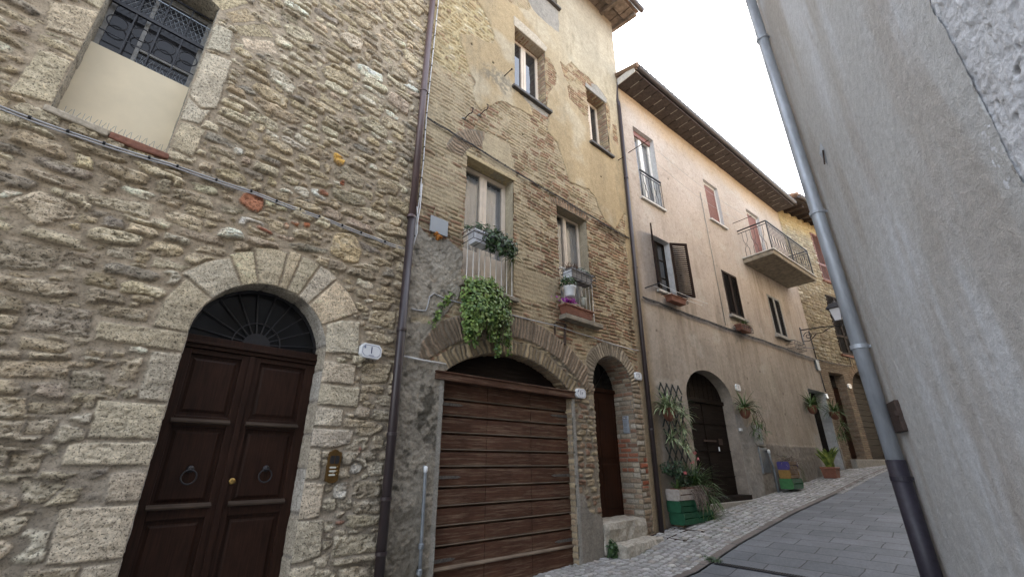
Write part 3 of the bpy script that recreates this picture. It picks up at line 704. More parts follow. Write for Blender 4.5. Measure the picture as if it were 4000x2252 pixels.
# arched double door
DY = .20
for k, (xa, xb, lip) in enumerate(((.62, 1.215, 0), (1.215, 1.84, 1))):
    d = MB(); d.box(xa, xb, DY + .03, DY + .08, 0, 2.58)
    s0, s1 = xa + (.05 if k == 0 else .035), xb - (.035 if k == 0 else .05)
    d.box(xa, s0 + .05, DY, DY + .03, 0, 2.58).box(s1 - .05, xb, DY, DY + .03, 0, 2.58)
    rails = [(2.53, 2.58), (1.90, 1.99), (1.17, 1.27), (.0, .2)]
    for a, b in rails: d.box(s0 + .05, s1 - .05, DY, DY + .03, a, b)
    for a, b in ((1.99, 2.53), (1.27, 1.90), (.2, 1.17)):       # raised fields
        d.hexa([(s0 + .075, DY + .029, a + .03), (s1 - .075, DY + .029, a + .03), (s1 - .075, DY + .029, b - .03), (s0 + .075, DY + .029, b - .03)], [(s0 + .10, DY + .017, a + .055), (s1 - .10, DY + .017, a + .055), (s1 - .10, DY + .017, b - .055), (s0 + .10, DY + .017, b - .055)])
    if lip: d.box(1.195, 1.245, DY - .018, DY - .001, 0, 2.575)
    leaf = d.build('door_leaf', M_WOOD_DARK, house1, bevel=.005)
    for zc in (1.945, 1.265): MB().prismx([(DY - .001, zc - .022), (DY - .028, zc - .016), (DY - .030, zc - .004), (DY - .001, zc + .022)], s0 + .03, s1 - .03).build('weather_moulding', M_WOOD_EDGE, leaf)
    h = MB(); cx = .935 if k == 0 else 1.54
    h.ring((cx, DY - .022, 1.49), .056, .0065, 28, 8); h.lathe([(.03, 0), (.028, .012), (.012, .02), (.0, .022)], (0, 0, 0), 14)
    kk = len(h.v) - 4 * 14
    h.v = h.v[:kk] + [(cx + v[0], DY - v[2] - .0, 1.553 + v[1]) for v in h.v[kk:]]
    h.build('ring_handle', M_IRONB, leaf, smooth=True)
lk = MB(); lk.lathe([(.027, 0), (.026, .012), (.018, .018), (.0, .018)], (0, 0, 0), 18); lk.v = [(1.275 + v[0], DY - .0005 - v[2], 1.45 + v[1]) for v in lk.v]
lk.build('door_lock', M_BRASSB, leaf, smooth=True)
t = MB(); t.box(.62, 1.84, DY - .02, DY + .08, 2.583, 2.62); t.box(.62, 1.84, DY - .04, DY + .08, 2.62, 2.645); t.box(.62, 1.84, DY - .02, DY + .08, 2.645, 2.70)
t.build('door_transom', M_WOOD_DARK, house1, bevel=.004)
fl = MB(); NA = 30
for i in range(NA):
    a0, a1 = math.pi * i / NA, math.pi * (i + 1) / NA
    c = lambda r, a, y: (1.23 + r * math.cos(a), y, 2.66 + r * 1.016 * math.sin(a))
    if 2.66 + .5 * math.sin(a0 + .05) > 2.69:
        fl.hexa([c(.575, a0, DY + .03), c(.61, a0, DY + .03), c(.61, a1, DY + .03), c(.575, a1, DY + .03)], [c(.575, a0, DY + .07), c(.61, a0, DY + .07), c(.61, a1, DY + .07), c(.575, a1, DY + .07)])
fan = fl.build('fanlight', M_IRONB, house1)
MB().prism([(1.23 + .6 * math.cos(math.pi * i / 24), 2.70 + .56 * math.sin(math.pi * i / 24)) for i in range(25)], DY + .05, DY + .054).build('pane', M_GLASSF, fan)
MB().box(.5, 2.0, DY + .6, DY + .62, 2.4, 3.5).build('dark_interior', M_DARK, fan)
b = MB()
for i in range(10):
    a = math.pi * (i + .5) / 10
    b.tube([(1.23 + .12 * math.cos(a), DY + .022, 2.70 + .11 * math.sin(a)), (1.23 + .585 * math.cos(a), DY + .022, 2.685 + .585 * math.sin(a))], .007, 6)
b.tube([(1.23 + .22 * math.cos(math.pi * i / 20), DY + .018, 2.702 + .22 * math.sin(math.pi * i / 20)) for i in range(21)], .006, 6)
b.prism([(1.23 + .125 * math.cos(math.pi * i / 12), 2.702 + .115 * math.sin(math.pi * i / 12)) for i in range(13)], DY + .012, DY + .03)
b.build('fanlight_bars', M_IRONB, fan)
MB().box(.60, 1.86, -.04, .3, -.2, .18).build('door_step', M_STONEBLK, house1, bevel=.01)

# ================================================================== ochre house (middle)
house2 = thing('ochre_house', 'tall weathered brick and ochre plaster house with garage door under a brick arch', 'house', 2)
GAR = op_arch(4.27, 1.235, -.2, 2.36, .75)
def gar_sd(X, Z):          # tall rectangle below the lintel, low segmental arch above it
    a = np.maximum(np.maximum(3.055 - X, X - 5.515), Z - 2.63)
    q = np.hypot(X - 4.26, Z - 1.13) - 1.98
    u = np.maximum(q, 2.60 - Z)
    return np.minimum(a, u)
gar_sd.box = (2.95, 5.55, -.2, 3.2)
NAR = op_arch(6.705, .60, .5, 2.86, .60)
W_A = op_rect(3.25, 4.25, 4.0, 6.22); W_B = op_rect(5.36, 6.25, 3.97, 6.21); W_C = op_rect(4.28, 5.18, 8.43, 10.12); W_D = op_rect(6.63, 7.38, 8.43, 10.10); W_E = op_rect(4.85, 5.7, 12.03, 13.1); NOTCH = op_rect(7.80, 8.3, 9.3, 10.36)
OPS2 = [gar_sd, NAR, W_A, W_B, W_C, W_D, W_E]
PLA = [(3.24,13.9),(3.27,10.0),(3.42,9.89),(3.63,9.6),(3.76,9.4),(3.71,9.15),(3.5,9.05),(3.26,8.98),(2.94,8.77),(2.98,8.59),(3.08,8.4),(3.19,8.05),(3.33,7.89),(3.29,7.56),(3.38,7.39),(3.5,7.33),(3.79,7.69),(3.95,7.85),(4.31,7.93),(4.8,8.01),(4.68,8.25),(4.39,8.39),(5.36,8.53),(5.21,8.25),(5.18,7.87),(5.47,7.75),(5.78,6.93),(6.03,6.95),(6.4,7.05),(6.62,6.92),(6.7,6.73),(6.91,6.46),(7.25,6.35),(7.48,6.66),(7.78,7.04),(7.62,6.4),(7.64,5.58),(7.62,4.3),(7.62,3.74),(7.6,2.37),(7.58,1.58),(7.56,.3),(8.6,.3),(8.66,11.47),(8.66,13.9)]
HOLES = [[(5.11,9.94),(5.34,10.02),(5.55,9.76),(5.5,9.39),(5.26,8.97),(5.2,8.6),(4.95,8.64),(4.98,9.75)],
         [(5.71,10.22),(5.88,10.19),(6.12,10.54),(6.4,10.46),(6.75,10.52),(7.4,10.24),(7.54,10.07),(7.51,9.5),(7.35,8.89),(7.44,8.4),(6.83,8.5),(6.62,8.52),(6.63,8.96),(6.36,9.15),(5.95,9.27),(5.91,9.6),(5.99,9.71),(5.82,9.84)],
         [(7.6,9.54),(7.77,9.58),(7.77,8.97),(7.57,9.02)], [(3.87,10.76),(3.95,10.66),(4.15,10.75),(4.44,10.87),(4.71,11.0),(4.77,11.16),(4.68,11.37),(4.69,11.65),(4.3,11.4)]]
CEM = [[(4.69,11.9),(4.68,11.37),(4.84,11.15),(5.16,11.11),(5.73,11.17),(5.76,12.0),(5.36,12.03)], [(4.27,8.44),(4.39,8.39),(4.68,8.25),(5.05,8.2),(5.21,8.28),(5.36,8.53)], [(6.85,10.1),(7.42,10.1),(7.48,10.3),(7.1,10.5),(6.85,10.4)]]
OCHP = [[(3.56,6.89),(3.74,6.97),(4.16,6.99),(4.35,6.3),(4.05,6.25),(3.5,6.3)], [(2.49,5.88),(2.88,6.02),(3.28,5.7),(3.25,5.11),(2.86,5.08),(2.52,5.14),(2.46,5.58)], [(4.08,4.47),(4.3,4.62),(5.3,4.64),(5.27,4.17),(4.76,4.04),(4.27,4.04)]]
GREYP = [(2.3,4.7),(2.51,4.68),(2.68,4.54),(2.98,4.6),(3.24,4.5),(3.25,3.93),(3.2,3.75),(2.9,3.3),(2.70,3.0),(2.66,2.82),(3.1,2.80),(3.3,2.2),(3.3,-.2),(2.3,-.2)]
STAIN = [(3.44,8.49),(3.82,8.58),(4.15,8.56),(4.26,8.38),(4.1,8.02),(3.91,8.13),(3.62,8.12),(3.43,8.23)]
RED_BR = np.array([(.245, .135, .085), (.275, .165, .105), (.225, .125, .085), (.33, .235, .145), (.36, .285, .175), (.285, .19, .12)])
def f2(X, Z):
    big = fbm(X, Z, 1.1, 4, 2); med = fbm(X, Z, .22, 4, 5); fin = fbm(X, Z, .05, 4, 8, .6)
    ochre_m = np.array((.385, .315, .205))
    mort = np.ones(X.shape + (3,)) * np.array((.40, .335, .225)) * (1 + .15 * med)[..., None]
    # --- brickwork
    sd, h1, h2 = bricks(X, Z, .25, .070, .018, 3, .06)
    gone = np.maximum(sst(.84, .92, h2), sst(.22, .42, fbm(X, Z, .35, 4, 19, .6))); m = sst(0, .007, sd + .004 * fin) * (1 - gone * .7)
    bc = RED_BR[(h1 * 6).astype(int) % 6] * (.78 + .45 * h2)[..., None] * (1 + .22 * fin)[..., None]
    y = m * (.014 + .016 * h1) + .008 * med + .004 * fin; C = mix3(mort, bc, m)
    # smears of ochre render left on the bricks
    sm = sst(.0, .28, fbm(X, Z, .55, 4, 21) + .45 * fbm(X, Z, .12, 3, 23) + .0 - .45 * sst(4.3, 6.2, X) * sst(6.6, 5.6, Z) + .30 * sst(3.6, 2.9, X) * sst(5.0, 6, Z)) * .82
    oc = ochre_m * (1 + .12 * big + .16 * med + .08 * fin)[..., None]
    C = mix3(C, oc, sm); y = y * (1 - .5 * sm) + .008 * sm
    # --- rubble in the upper left
    rub = sst(-.1, .15, polysd([(2.0, 7.65), (3.0, 7.7), (3.3, 8.1), (3.2, 9), (4, 9.2), (4, 10.6), (3.5, 14), (2, 14)], X, Z) + .12 * med)
    Xr, Zr = X, Z
    S = Stones(Xr, Zr, 12); S.block = np.where(rub > .05, 1.0, -1.0)
    S.fill(lambda x, z: (.085, .036), palette(((.46, .37, .215), 4), ((.40, .31, .18), 3), ((.53, .46, .32), 1.5), ((.33, .24, .15), 1)), 2.3, 4.1, 7.5, 13.4, extra=1500, depth=(.010, .03), gap=.018)
    Cr = mix3(np.ones(X.shape + (3,)) * np.array((.43, .35, .205)) * (1 + .12 * med + .1 * fin)[..., None], S.C, S.M * (1 - .45 * sst(.0, .5, fbm(X, Z, .16, 4, 33))))
    C = mix3(C, Cr, rub); y = y * (1 - rub) + rub * (S.y * S.M + .008 * med)
    # --- stones and bricks round the two ground floor openings
    low = sst(-.03, .05, polysd([(4.6, 3.42), (5.5, 3.30), (6.0, 3.15), (6.1, 2.6), (6.12, .3), (5.55, .3), (5.55, 2.75), (5.1, 3.0)], X, Z))
    S2 = Stones(X, Z, 15); S2.block = np.where(low > .05, 1.0, -1.0)
    S2.fill(lambda x, z: (.085, .042), palette(((.36, .29, .19), 3), ((.42, .35, .24), 2), ((.25, .15, .10), 2), ((.30, .21, .14), 2)), 4.5, 6.2, .3, 3.5, extra=900, depth=(.012, .03), gap=.02)
    Cl = mix3(np.ones(X.shape + (3,)) * np.array((.245, .21, .16)) * (1 + .15 * med)[..., None], S2.C, S2.M); C = mix3(C, Cl, low); y = y * (1 - low) + low * (S2.y * S2.M + .006 * med)
    # right pier: larger courses with some red bricks
    pr = sst(7.22, 7.26, X) * sst(7.75, 7.66, X) * sst(3.1, 2.9, Z)
    sdp, p1, p2 = bricks(X, Z, .26, .095, .016, 9, .03); mp = sst(0, .008, sdp)
    pc = np.array([(.33, .25, .17), (.28, .21, .15), (.36, .30, .22), (.31, .23, .16), (.26, .185, .135), (.40, .36, .30)])[(p1 * 6).astype(int) % 6]
    pc = np.where(((p1 > .45) & (p1 < .75) & (Z > 1.2) & (Z < 2.15))[..., None], np.array((.31, .105, .06)), pc)
    pc = pc * (.8 + .4 * p2 + .2 * fin)[..., None]
    C = mix3(C, mix3(np.ones(X.shape + (3,)) * np.array((.25, .215, .165)), pc, mp), pr); y = y * (1 - pr) + pr * mp * (.012 + .014 * p2)
    # --- brick arches
    for cx, cz, r0, r1, bw, z0, x0, x1, tone, lift in [(4.30, 1.10, 2.28, 2.62, .062, 2.75, 2.5, 6.22, (.27, .20, .14), .022), (4.26, 1.13, 1.98, 2.19, .08, 2.62, 2.86, 5.66, (.34, .265, .165), .006), (6.705, 2.86, .60, .86, .07, 2.86, 5.95, 7.6, (.33, .275, .205), .010), (3.75, 6.0, .62, .92, .068, 6.15, 2.75, 3.72, (.31, .225, .155), .012), (5.8, 5.2, 1.02, 1.25, .07, 6.22, 5.2, 6.4, (.30, .20, .13), .008)]:
        sda, a1, rr, an = arch_bricks(X, Z, cx, cz, r0, r1 + .05 * fbm(X, Z, .2, 2, 3), bw, .022, int(cx * 10)); ok = sst(z0 - .02, z0 + .02, Z) * sst(x0, x0 + .03, X) * sst(x1, x1 - .03, X)
        ring = sst(-.012, -.002, np.minimum(rr - r0, r1 - rr)) * ok
        mb = sst(0, .006, sda)
        tc = np.array(tone) * (.58 + .8 * a1)[..., None] * (1 + .18 * fin + .15 * med)[..., None]
        C = mix3(C, mix3(np.ones(X.shape + (3,)) * np.array((.215, .18, .135)) * (1 + .1 * med)[..., None], tc, mb), ring); y = y * (1 - ring) + ring * (lift + mb * (.010 + .012 * a1))
    # --- grey render low on the left, concrete strips beside the garage
    g = polysd(GREYP, X, Z) + .05 * med; gm = sst(0, .02, g)
    rough_ = fbm(X, Z, .055, 4, 52, .7)
    gcol = np.ones(X.shape + (3,)) * np.array((.31, .28, .23)) * (1 + .18 * big + .22 * med + .26 * rough_)[..., None]
    dirt = sst(-.05, .45, fbm(X, Z, .5, 5, 57, .6)) * .65; gcol = mix3(gcol, (.42, .39, .33), sst(.1, .5, fbm(X, Z, .4, 5, 53, .6)) * .5); gcol = mix3(gcol, (.10, .09, .07), dirt * sst(3.0, 1.8, Z)); lich = sst(.0, .3, fbm(X, Z, .12, 5, 58, .65) + .6 * sst(.35, .0, np.hypot((X - 2.86) / .8, (Z - 2.15) / 1.6)) - .25); gcol = mix3(gcol, (.055, .05, .04), lich * .75)
    holes_ = sst(.35, .6, fbm(X, Z, .3, 4, 59)) * sst(2.8, 3.2, Z)
    gcol = mix3(gcol, C, holes_ * .8)
    C = mix3(C, gcol, gm); y = y * (1 - gm) + gm * (.018 + .020 * rough_ + .012 * med - .012 * holes_)
    lowr = sst(0, .03, polysd([(5.5, 1.2), (5.68, 1.15), (5.9, .9), (6.13, .8), (6.13, -.2), (5.5, -.2)], X, Z) + .06 * med)
    C = mix3(C, np.ones(X.shape + (3,)) * np.array((.25, .225, .19)) * (1 + .2 * med)[..., None], lowr); y = y * (1 - lowr) + lowr * (.014 + .006 * fin)
    strip = (sst(2.99, 3.0, X) * sst(3.06, 3.05, X) + sst(5.51, 5.52, X) * sst(5.60, 5.585, X)) * sst(2.60, 2.57, Z); strip = np.clip(strip, 0, 1)
    C = mix3(C, np.array((.30, .285, .255)) * (1 + .12 * med)[..., None], strip); y = y * (1 - strip) + strip * .018
    for ip, p in enumerate(OCHP):
        d = polysd(p, X, Z) + .06 * med + .03 * fin; mm = sst(0, .04, d) * (.9, .62, .8)[ip]
        C = mix3(C, oc * (1.03 + .06 * med)[..., None], mm); y = y * (1 - mm) + mm * .014
    # --- big sheet of ochre plaster
    d = polysd(PLA, X, Z) + .022 * fbm(X, Z, .16, 4, 91)
    for h in HOLES: d = np.minimum(d, -polysd(h, X, Z) + .02 * fbm(X, Z, .12, 4, 95))
    pm = sst(0, .012, d)
    up = sst(7.5, 12.0, Z) * sst(4.2, 6.5, X)
    p0 = np.ones(X.shape + (3,)) * np.array((.365, .28, .165)); p0 = mix3(p0, (.425, .375, .28), up)
    vs = fbm(X, Z, .5, 4, 97, .55, .55, 2.6)
    p0 = p0 * (1 + .12 * big + .14 * vs + .07 * fin)[..., None]
    p0 = mix3(p0, (.47, .42, .32), sst(.15, .55, fbm(X, Z, .7, 4, 99)) * .55)
    p0 = mix3(p0, (.245, .205, .135), sst(.12, .6, fbm(X, Z, .28, 4, 101, .55, .6, 2.2)) * .42)
    lowst = sst(7.55, 7.6, X) * sst(6.2, 5.2, Z); p0 = mix3(p0, np.ones(X.shape + (3,)) * np.array((.255, .20, .135)) * (1 + .25 * vs)[..., None], lowst * .8)
    st = sst(-.10, .16, polysd(STAIN, X, Z) + .10 * fbm(X, Z, .13, 4, 103)); p0 = mix3(p0, (.16, .145, .115), st * .72 * sst(-.5, .3, fbm(X, Z, .05, 3, 105)))
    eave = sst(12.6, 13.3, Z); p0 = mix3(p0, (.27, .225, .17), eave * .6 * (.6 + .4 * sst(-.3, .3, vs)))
    crack_shade = sst(.010, .0, np.abs(d)) * .55  # cracks and dirt at plaster edges, with the lifted plaster's shadow painted in
    C = mix3(C, p0, pm); y = y * (1 - pm) + pm * (.028 + .004 * med + .0025 * fin + .006 * big)
    C = mix3(C, (.10, .08, .055), crack_shade * sst(-.1, .3, fbm(X, Z, .25, 3, 107)))
    for p in CEM:
        dd = polysd(p, X, Z) + .03 * fbm(X, Z, .1, 4, 109); cm = sst(0, .02, dd)
        C = mix3(C, np.ones(X.shape + (3,)) * np.array((.285, .265, .23)) * (1 + .18 * med + .12 * fin)[..., None], cm); y = y * (1 - cm) + cm * (.022 + .005 * fin)
    for p in ([(6.52, 6.31), (7.04, 6.39), (7.7, 6.32), (7.54, 6.05), (6.96, 6.07), (6.56, 6.14)], [(7.42, 4.33), (7.62, 4.38), (7.62, 3.97), (7.44, 3.95)]):
        dd = sst(-.06, .06, polysd(p, X, Z) + .10 * med) * .75; C = mix3(C, C * np.array((.38, .36, .38)), dd)
    # holes of old fixings
    for hx, hz in ((3.22, 8.73), (3.73, 8.66), (5.4, 9.6), (4.5, 7.4), (6.9, 7.6)):
        dd = sst(.03, .015, np.hypot(X - hx, Z - hz)); C = mix3(C, (.03, .025, .02), dd); y -= .02 * dd
    return y, C
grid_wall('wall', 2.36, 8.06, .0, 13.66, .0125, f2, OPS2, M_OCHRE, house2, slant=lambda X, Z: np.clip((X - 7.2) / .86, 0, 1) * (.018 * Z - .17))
OCB = [(.36, .285, .175), (.30, .21, .14), (.27, .165, .11), (.38, .32, .22)]
reveal('window_reveal', rect_path(3.25, 4.25, 4.0, 6.22), .20, flatfn((.38, .33, .235)), M_OCHRE, house2, .02)
reveal('window_reveal', rect_path(5.36, 6.25, 3.97, 6.21), .20, flatfn((.33, .28, .20)), M_OCHRE, house2, .02)
reveal('window_reveal', rect_path(4.28, 5.18, 8.43, 10.12), .22, brickfn(OCB, .24, .066), M_OCHRE, house2, .012)
reveal('window_reveal', rect_path(6.63, 7.38, 8.43, 10.10), .26, brickfn(OCB, .24, .066), M_OCHRE, house2, .012)
reveal('window_reveal', rect_path(4.85, 5.7, 12.03, 13.1), .2, flatfn((.36, .33, .26)), M_OCHRE, house2, .03)
NB = [(.33, .26, .18), (.28, .205, .145), (.36, .30, .225), (.26, .155, .105), (.30, .235, .17), (.38, .335, .27)]
reveal('door_reveal', arch_path(6.705, .60, .5, 2.86, .60), .43, redfn(brickfn(NB, .25, .085, (.26, .225, .175))), M_OCHRE, house2, .012)
gp = [(5.515, -.2), (5.515, 2.55)] + [(4.26 + 1.98 * math.cos(R(a)), 1.13 + 1.98 * math.sin(R(a))) for a in np.linspace(50.5, 129, 26)] + [(3.055, 2.55), (3.055, -.2)]
reveal('garage_reveal', gp, .22, brickfn([(.33, .26, .165), (.27, .20, .13), (.30, .23, .15)], .24, .085), M_OCHRE, house2, .014)
MB().box(2.4, 8.02, .5, 7.5, -.5, 13.5).build('house_body', M_CONC, house2)
# garage door
gd = MB(); GY = .10; zs = [-.05, .475, .70, .905, 1.115, 1.325, 1.555, 1.75, 1.955, 2.165, 2.375, 2.60]
for a, b in zip(zs[:-1], zs[1:]):
    for xa, xb in ((3.05, 3.858), (3.862, 4.69), (4.694, 5.52)):
        gd.hexa([(xa, GY + .045, a + .016), (xb, GY + .045, a + .016), (xb, GY + .045, b - .014), (xa, GY + .045, b - .014)], [(xa + .003, GY, a + .022), (xb - .003, GY, a + .022), (xb - .003, GY, b - .022), (xa + .003, GY, b - .022)])
gd.box(3.05, 5.52, GY + .045, GY + .07, -.1, 2.62)
gdo = gd.build('garage_door', M_WOOD_GAR, house2, bevel=.003)
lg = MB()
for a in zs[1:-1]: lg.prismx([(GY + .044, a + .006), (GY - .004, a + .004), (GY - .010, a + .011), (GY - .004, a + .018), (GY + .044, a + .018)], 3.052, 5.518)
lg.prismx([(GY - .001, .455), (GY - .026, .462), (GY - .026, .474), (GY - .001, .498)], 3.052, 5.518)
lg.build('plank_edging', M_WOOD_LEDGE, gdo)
for (xa, xb, z) in ((3.06, 3.45, 2.31), (5.12, 5.55, 2.30), (3.05, 3.46, 1.44), (5.10, 5.57, 1.43), (3.05, 3.42, .56), (5.13, 5.52, .56)):
    h = MB(); l = xa < 4
    h.prism([(xa, z - .02), (xb - .06, z - .016), (xb, z), (xb - .06, z + .016), (xa, z + .02)] if l else [(xb, z - .02), (xa + .06, z - .016), (xa, z), (xa + .06, z + .016), (xb, z + .02)], GY - .010, GY - .001)
    h.tube([((xa if l else xb), GY - .012, z - .04), ((xa if l else xb), GY - .012, z + .04)], .012, 8)
    h.build('strap_hinge', M_HINGE, gdo)
lt = MB(); lt.box(2.91, 5.57, -.045, .19, 2.585, 2.675); lt.box(2.90, 5.58, -.06, .19, 2.675, 2.695); lt.build('garage_lintel', M_WOOD_GAR, house2, bevel=.006)
MB().prism([(4.26 + 2.0 * math.cos(R(a)), 1.13 + 2.0 * math.sin(R(a))) for a in np.linspace(52, 128, 24)], .19, .21).build('tympanum_panel', M_WOOD_OLD, house2)
# narrow arched entrance
nd = MB(); NY = .42
nd.box(6.105, 7.305, NY, NY + .05, .72, 2.90).box(6.105, 7.305, NY - .03, NY - .001, 2.86, 2.93)
for xa, xb in ((6.14, 6.69), (6.72, 7.27)):
    for a, b in ((.85, 1.6), (1.68, 2.75)):
        nd.hexa([(xa + .04, NY - .001, a), (xb - .04, NY - .001, a), (xb - .04, NY - .001, b), (xa + .04, NY - .001, b)], [(xa + .06, NY - .012, a + .03), (xb - .06, NY - .012, a + .03), (xb - .06, NY - .012, b - .03), (xa + .06, NY - .012, b - .03)])
ndo = nd.build('entrance_door', M_WOOD_NARROW, house2, bevel=.004)
nf = MB(); nf.prism([(6.705 + .61 * math.cos(math.pi * i / 18), 2.92 + .56 * math.sin(math.pi * i / 18)) for i in range(19)], NY + .01, NY + .014)
nfo = nf.build('fanlight', M_GLASSF, house2)
nb = MB()
for a in (50, 90, 130): nb.tube([(6.705, NY - .005, 2.93), (6.705 + .58 * math.cos(R(a)), NY - .005, 2.92 + .55 * math.sin(R(a)))], .008, 6)
nb.build('fanlight_bars', M_IRONB, nfo)
# windows
add_window(house2, 3.25, 4.25, 3.98, 6.22, .20, M_CREAMFRAME, M_GLASSC, M_CURT, closed_low=.72, fw=.075)
add_window(house2, 5.36, 6.25, 3.97, 6.21, .20, M_CREAMFRAME, M_GLASSC, M_CURTB, closed_low=.45, fw=.04)
add_window(house2, 4.28, 5.18, 8.43, 10.12, .20, M_CREAMFRAME, M_GLASS, None, fw=.07)
add_window(house2, 6.63, 7.38, 8.43, 10.10, .25, M_CREAMFRAME, M_GLASS, None, fw=.07)
add_window(house2, 4.85, 5.70, 12.03, 13.1, .20, M_CREAMFRAME, M_GLASS, None)
MB().prism([(4.25, 10.12), (5.20, 10.10), (5.27, 10.30), (4.90, 10.40), (4.25, 10.42)], -.05, .19).build('stone_lintel', M_STONEBLK, house2, bevel=.02)
MB().prism([(6.60, 10.10), (7.42, 10.10), (7.45, 10.22), (6.62, 10.24)], -.035, .24).build('stone_lintel', M_CONC, house2, bevel=.012)
MB().box(3.22, 4.30, -.032, .19, 6.22, 6.29).build('door_lintel', M_LINTEL, house2, bevel=.01)
for x0, x1, z in ((4.2, 5.28, 8.40), (6.57, 7.44, 8.40), (4.8, 5.78, 12.0)): MB().box(x0, x1, -.10, .21, z - .03, z + .03).build('window_sill', M_SLATE, house2, bevel=.008)
MB().box(5.30, 6.32, -.18, .2, 3.88, 3.965).build('window_sill', M_CONCD, house2, bevel=.01)
MB().box(3.20, 4.30, -.10, .2, 3.93, 3.995).build('window_sill', M_CONCD, house2, bevel=.01)
def railing(par, x0, x1, y, z0, z1, n, mat, r=.008, doublet=False):
    m = MB(); m.tube([(x0, y, z1), (x1, y, z1)], r * 1.6, 8); m.tube([(x0, .02, z1), (x0, y, z1)], r * 1.4, 8); m.tube([(x1, .02, z1), (x1, y, z1)], r * 1.4, 8)
    m.tube([(x0, y, z0 + .05), (x1, y, z0 + .05)], r, 6)
    for i in range(n): x = x0 + (x1 - x0) * (i + .5) / n; m.tube([(x, y, z0 + .05), (x, y, z1)], r * .85, 6)
    return m.build('window_railing', mat, par)
railing(house2, 3.24, 4.22, -.07, 3.95, 4.86, 9, M_WHITE)
railing(house2, 5.36, 6.25, -.07, 3.95, 4.86, 9, M_WHITE)
# eaves, roof and gutter
ev = MB(); x0, x1 = 2.5, 8.42; EZ = .16
cols = int((x1 - x0) / .34)
for i in range(cols):
    xa = x0 + (x1 - x0) * i / cols
    for j in range(2):
        ya = -.68 + .34 * j + random.uniform(-.03, .03); ev.box(xa + .01, xa + .33, ya, ya + .33, EZ + 13.42 + .10 * (j) + random.uniform(0, .02), EZ + 13.47 + .10 * j)
for i in range(9): xa = x0 + .2 + (x1 - x0 - .3) * i / 8; ev.hexa([(xa - .05, -.72, EZ + 13.29), (xa + .05, -.72, EZ + 13.29), (xa + .05, .1, EZ + 13.42), (xa - .05, .1, EZ + 13.42)], [(xa - .05, -.72, EZ + 13.40), (xa + .05, -.72, EZ + 13.40), (xa + .05, .1, EZ + 13.62), (xa - .05, .1, EZ + 13.62)])
ev.build('eave_soffit', M_SOFFTILE, house2, bevel=.004)
roof_slab(house2, 2.4, 8.45, 3.9, 13.66, .76)
def gutter(par, x0, x1, y, z, r=.075):
    m = MB(); n = 10; pts = [(y - r * math.cos(math.pi * i / n), z - r * math.sin(math.pi * i / n)) for i in range(n + 1)]; inn = [(y - (r - .008) * math.cos(math.pi * i / n), z - (r - .008) * math.sin(math.pi * i / n)) for i in range(n, -1, -1)]
    m.prismx(pts + inn, x0, x1)
    m.tube([(x0, y - r, z), (x1, y - r, z)], .010, 6)
    m.prismx(pts, x0, x0 + .006); m.prismx(pts, x1 - .006, x1)
    x = x0 + 1.4
    while x < x1: m.prismx([(a + (a - y) * .05, b - .003) for a, b in pts] , x, x + .035); x += 2.0
    return m.build('gutter', M_GUTTER, par, smooth=False)
gutter(house2, 2.5, 8.50, -.84, 13.68)

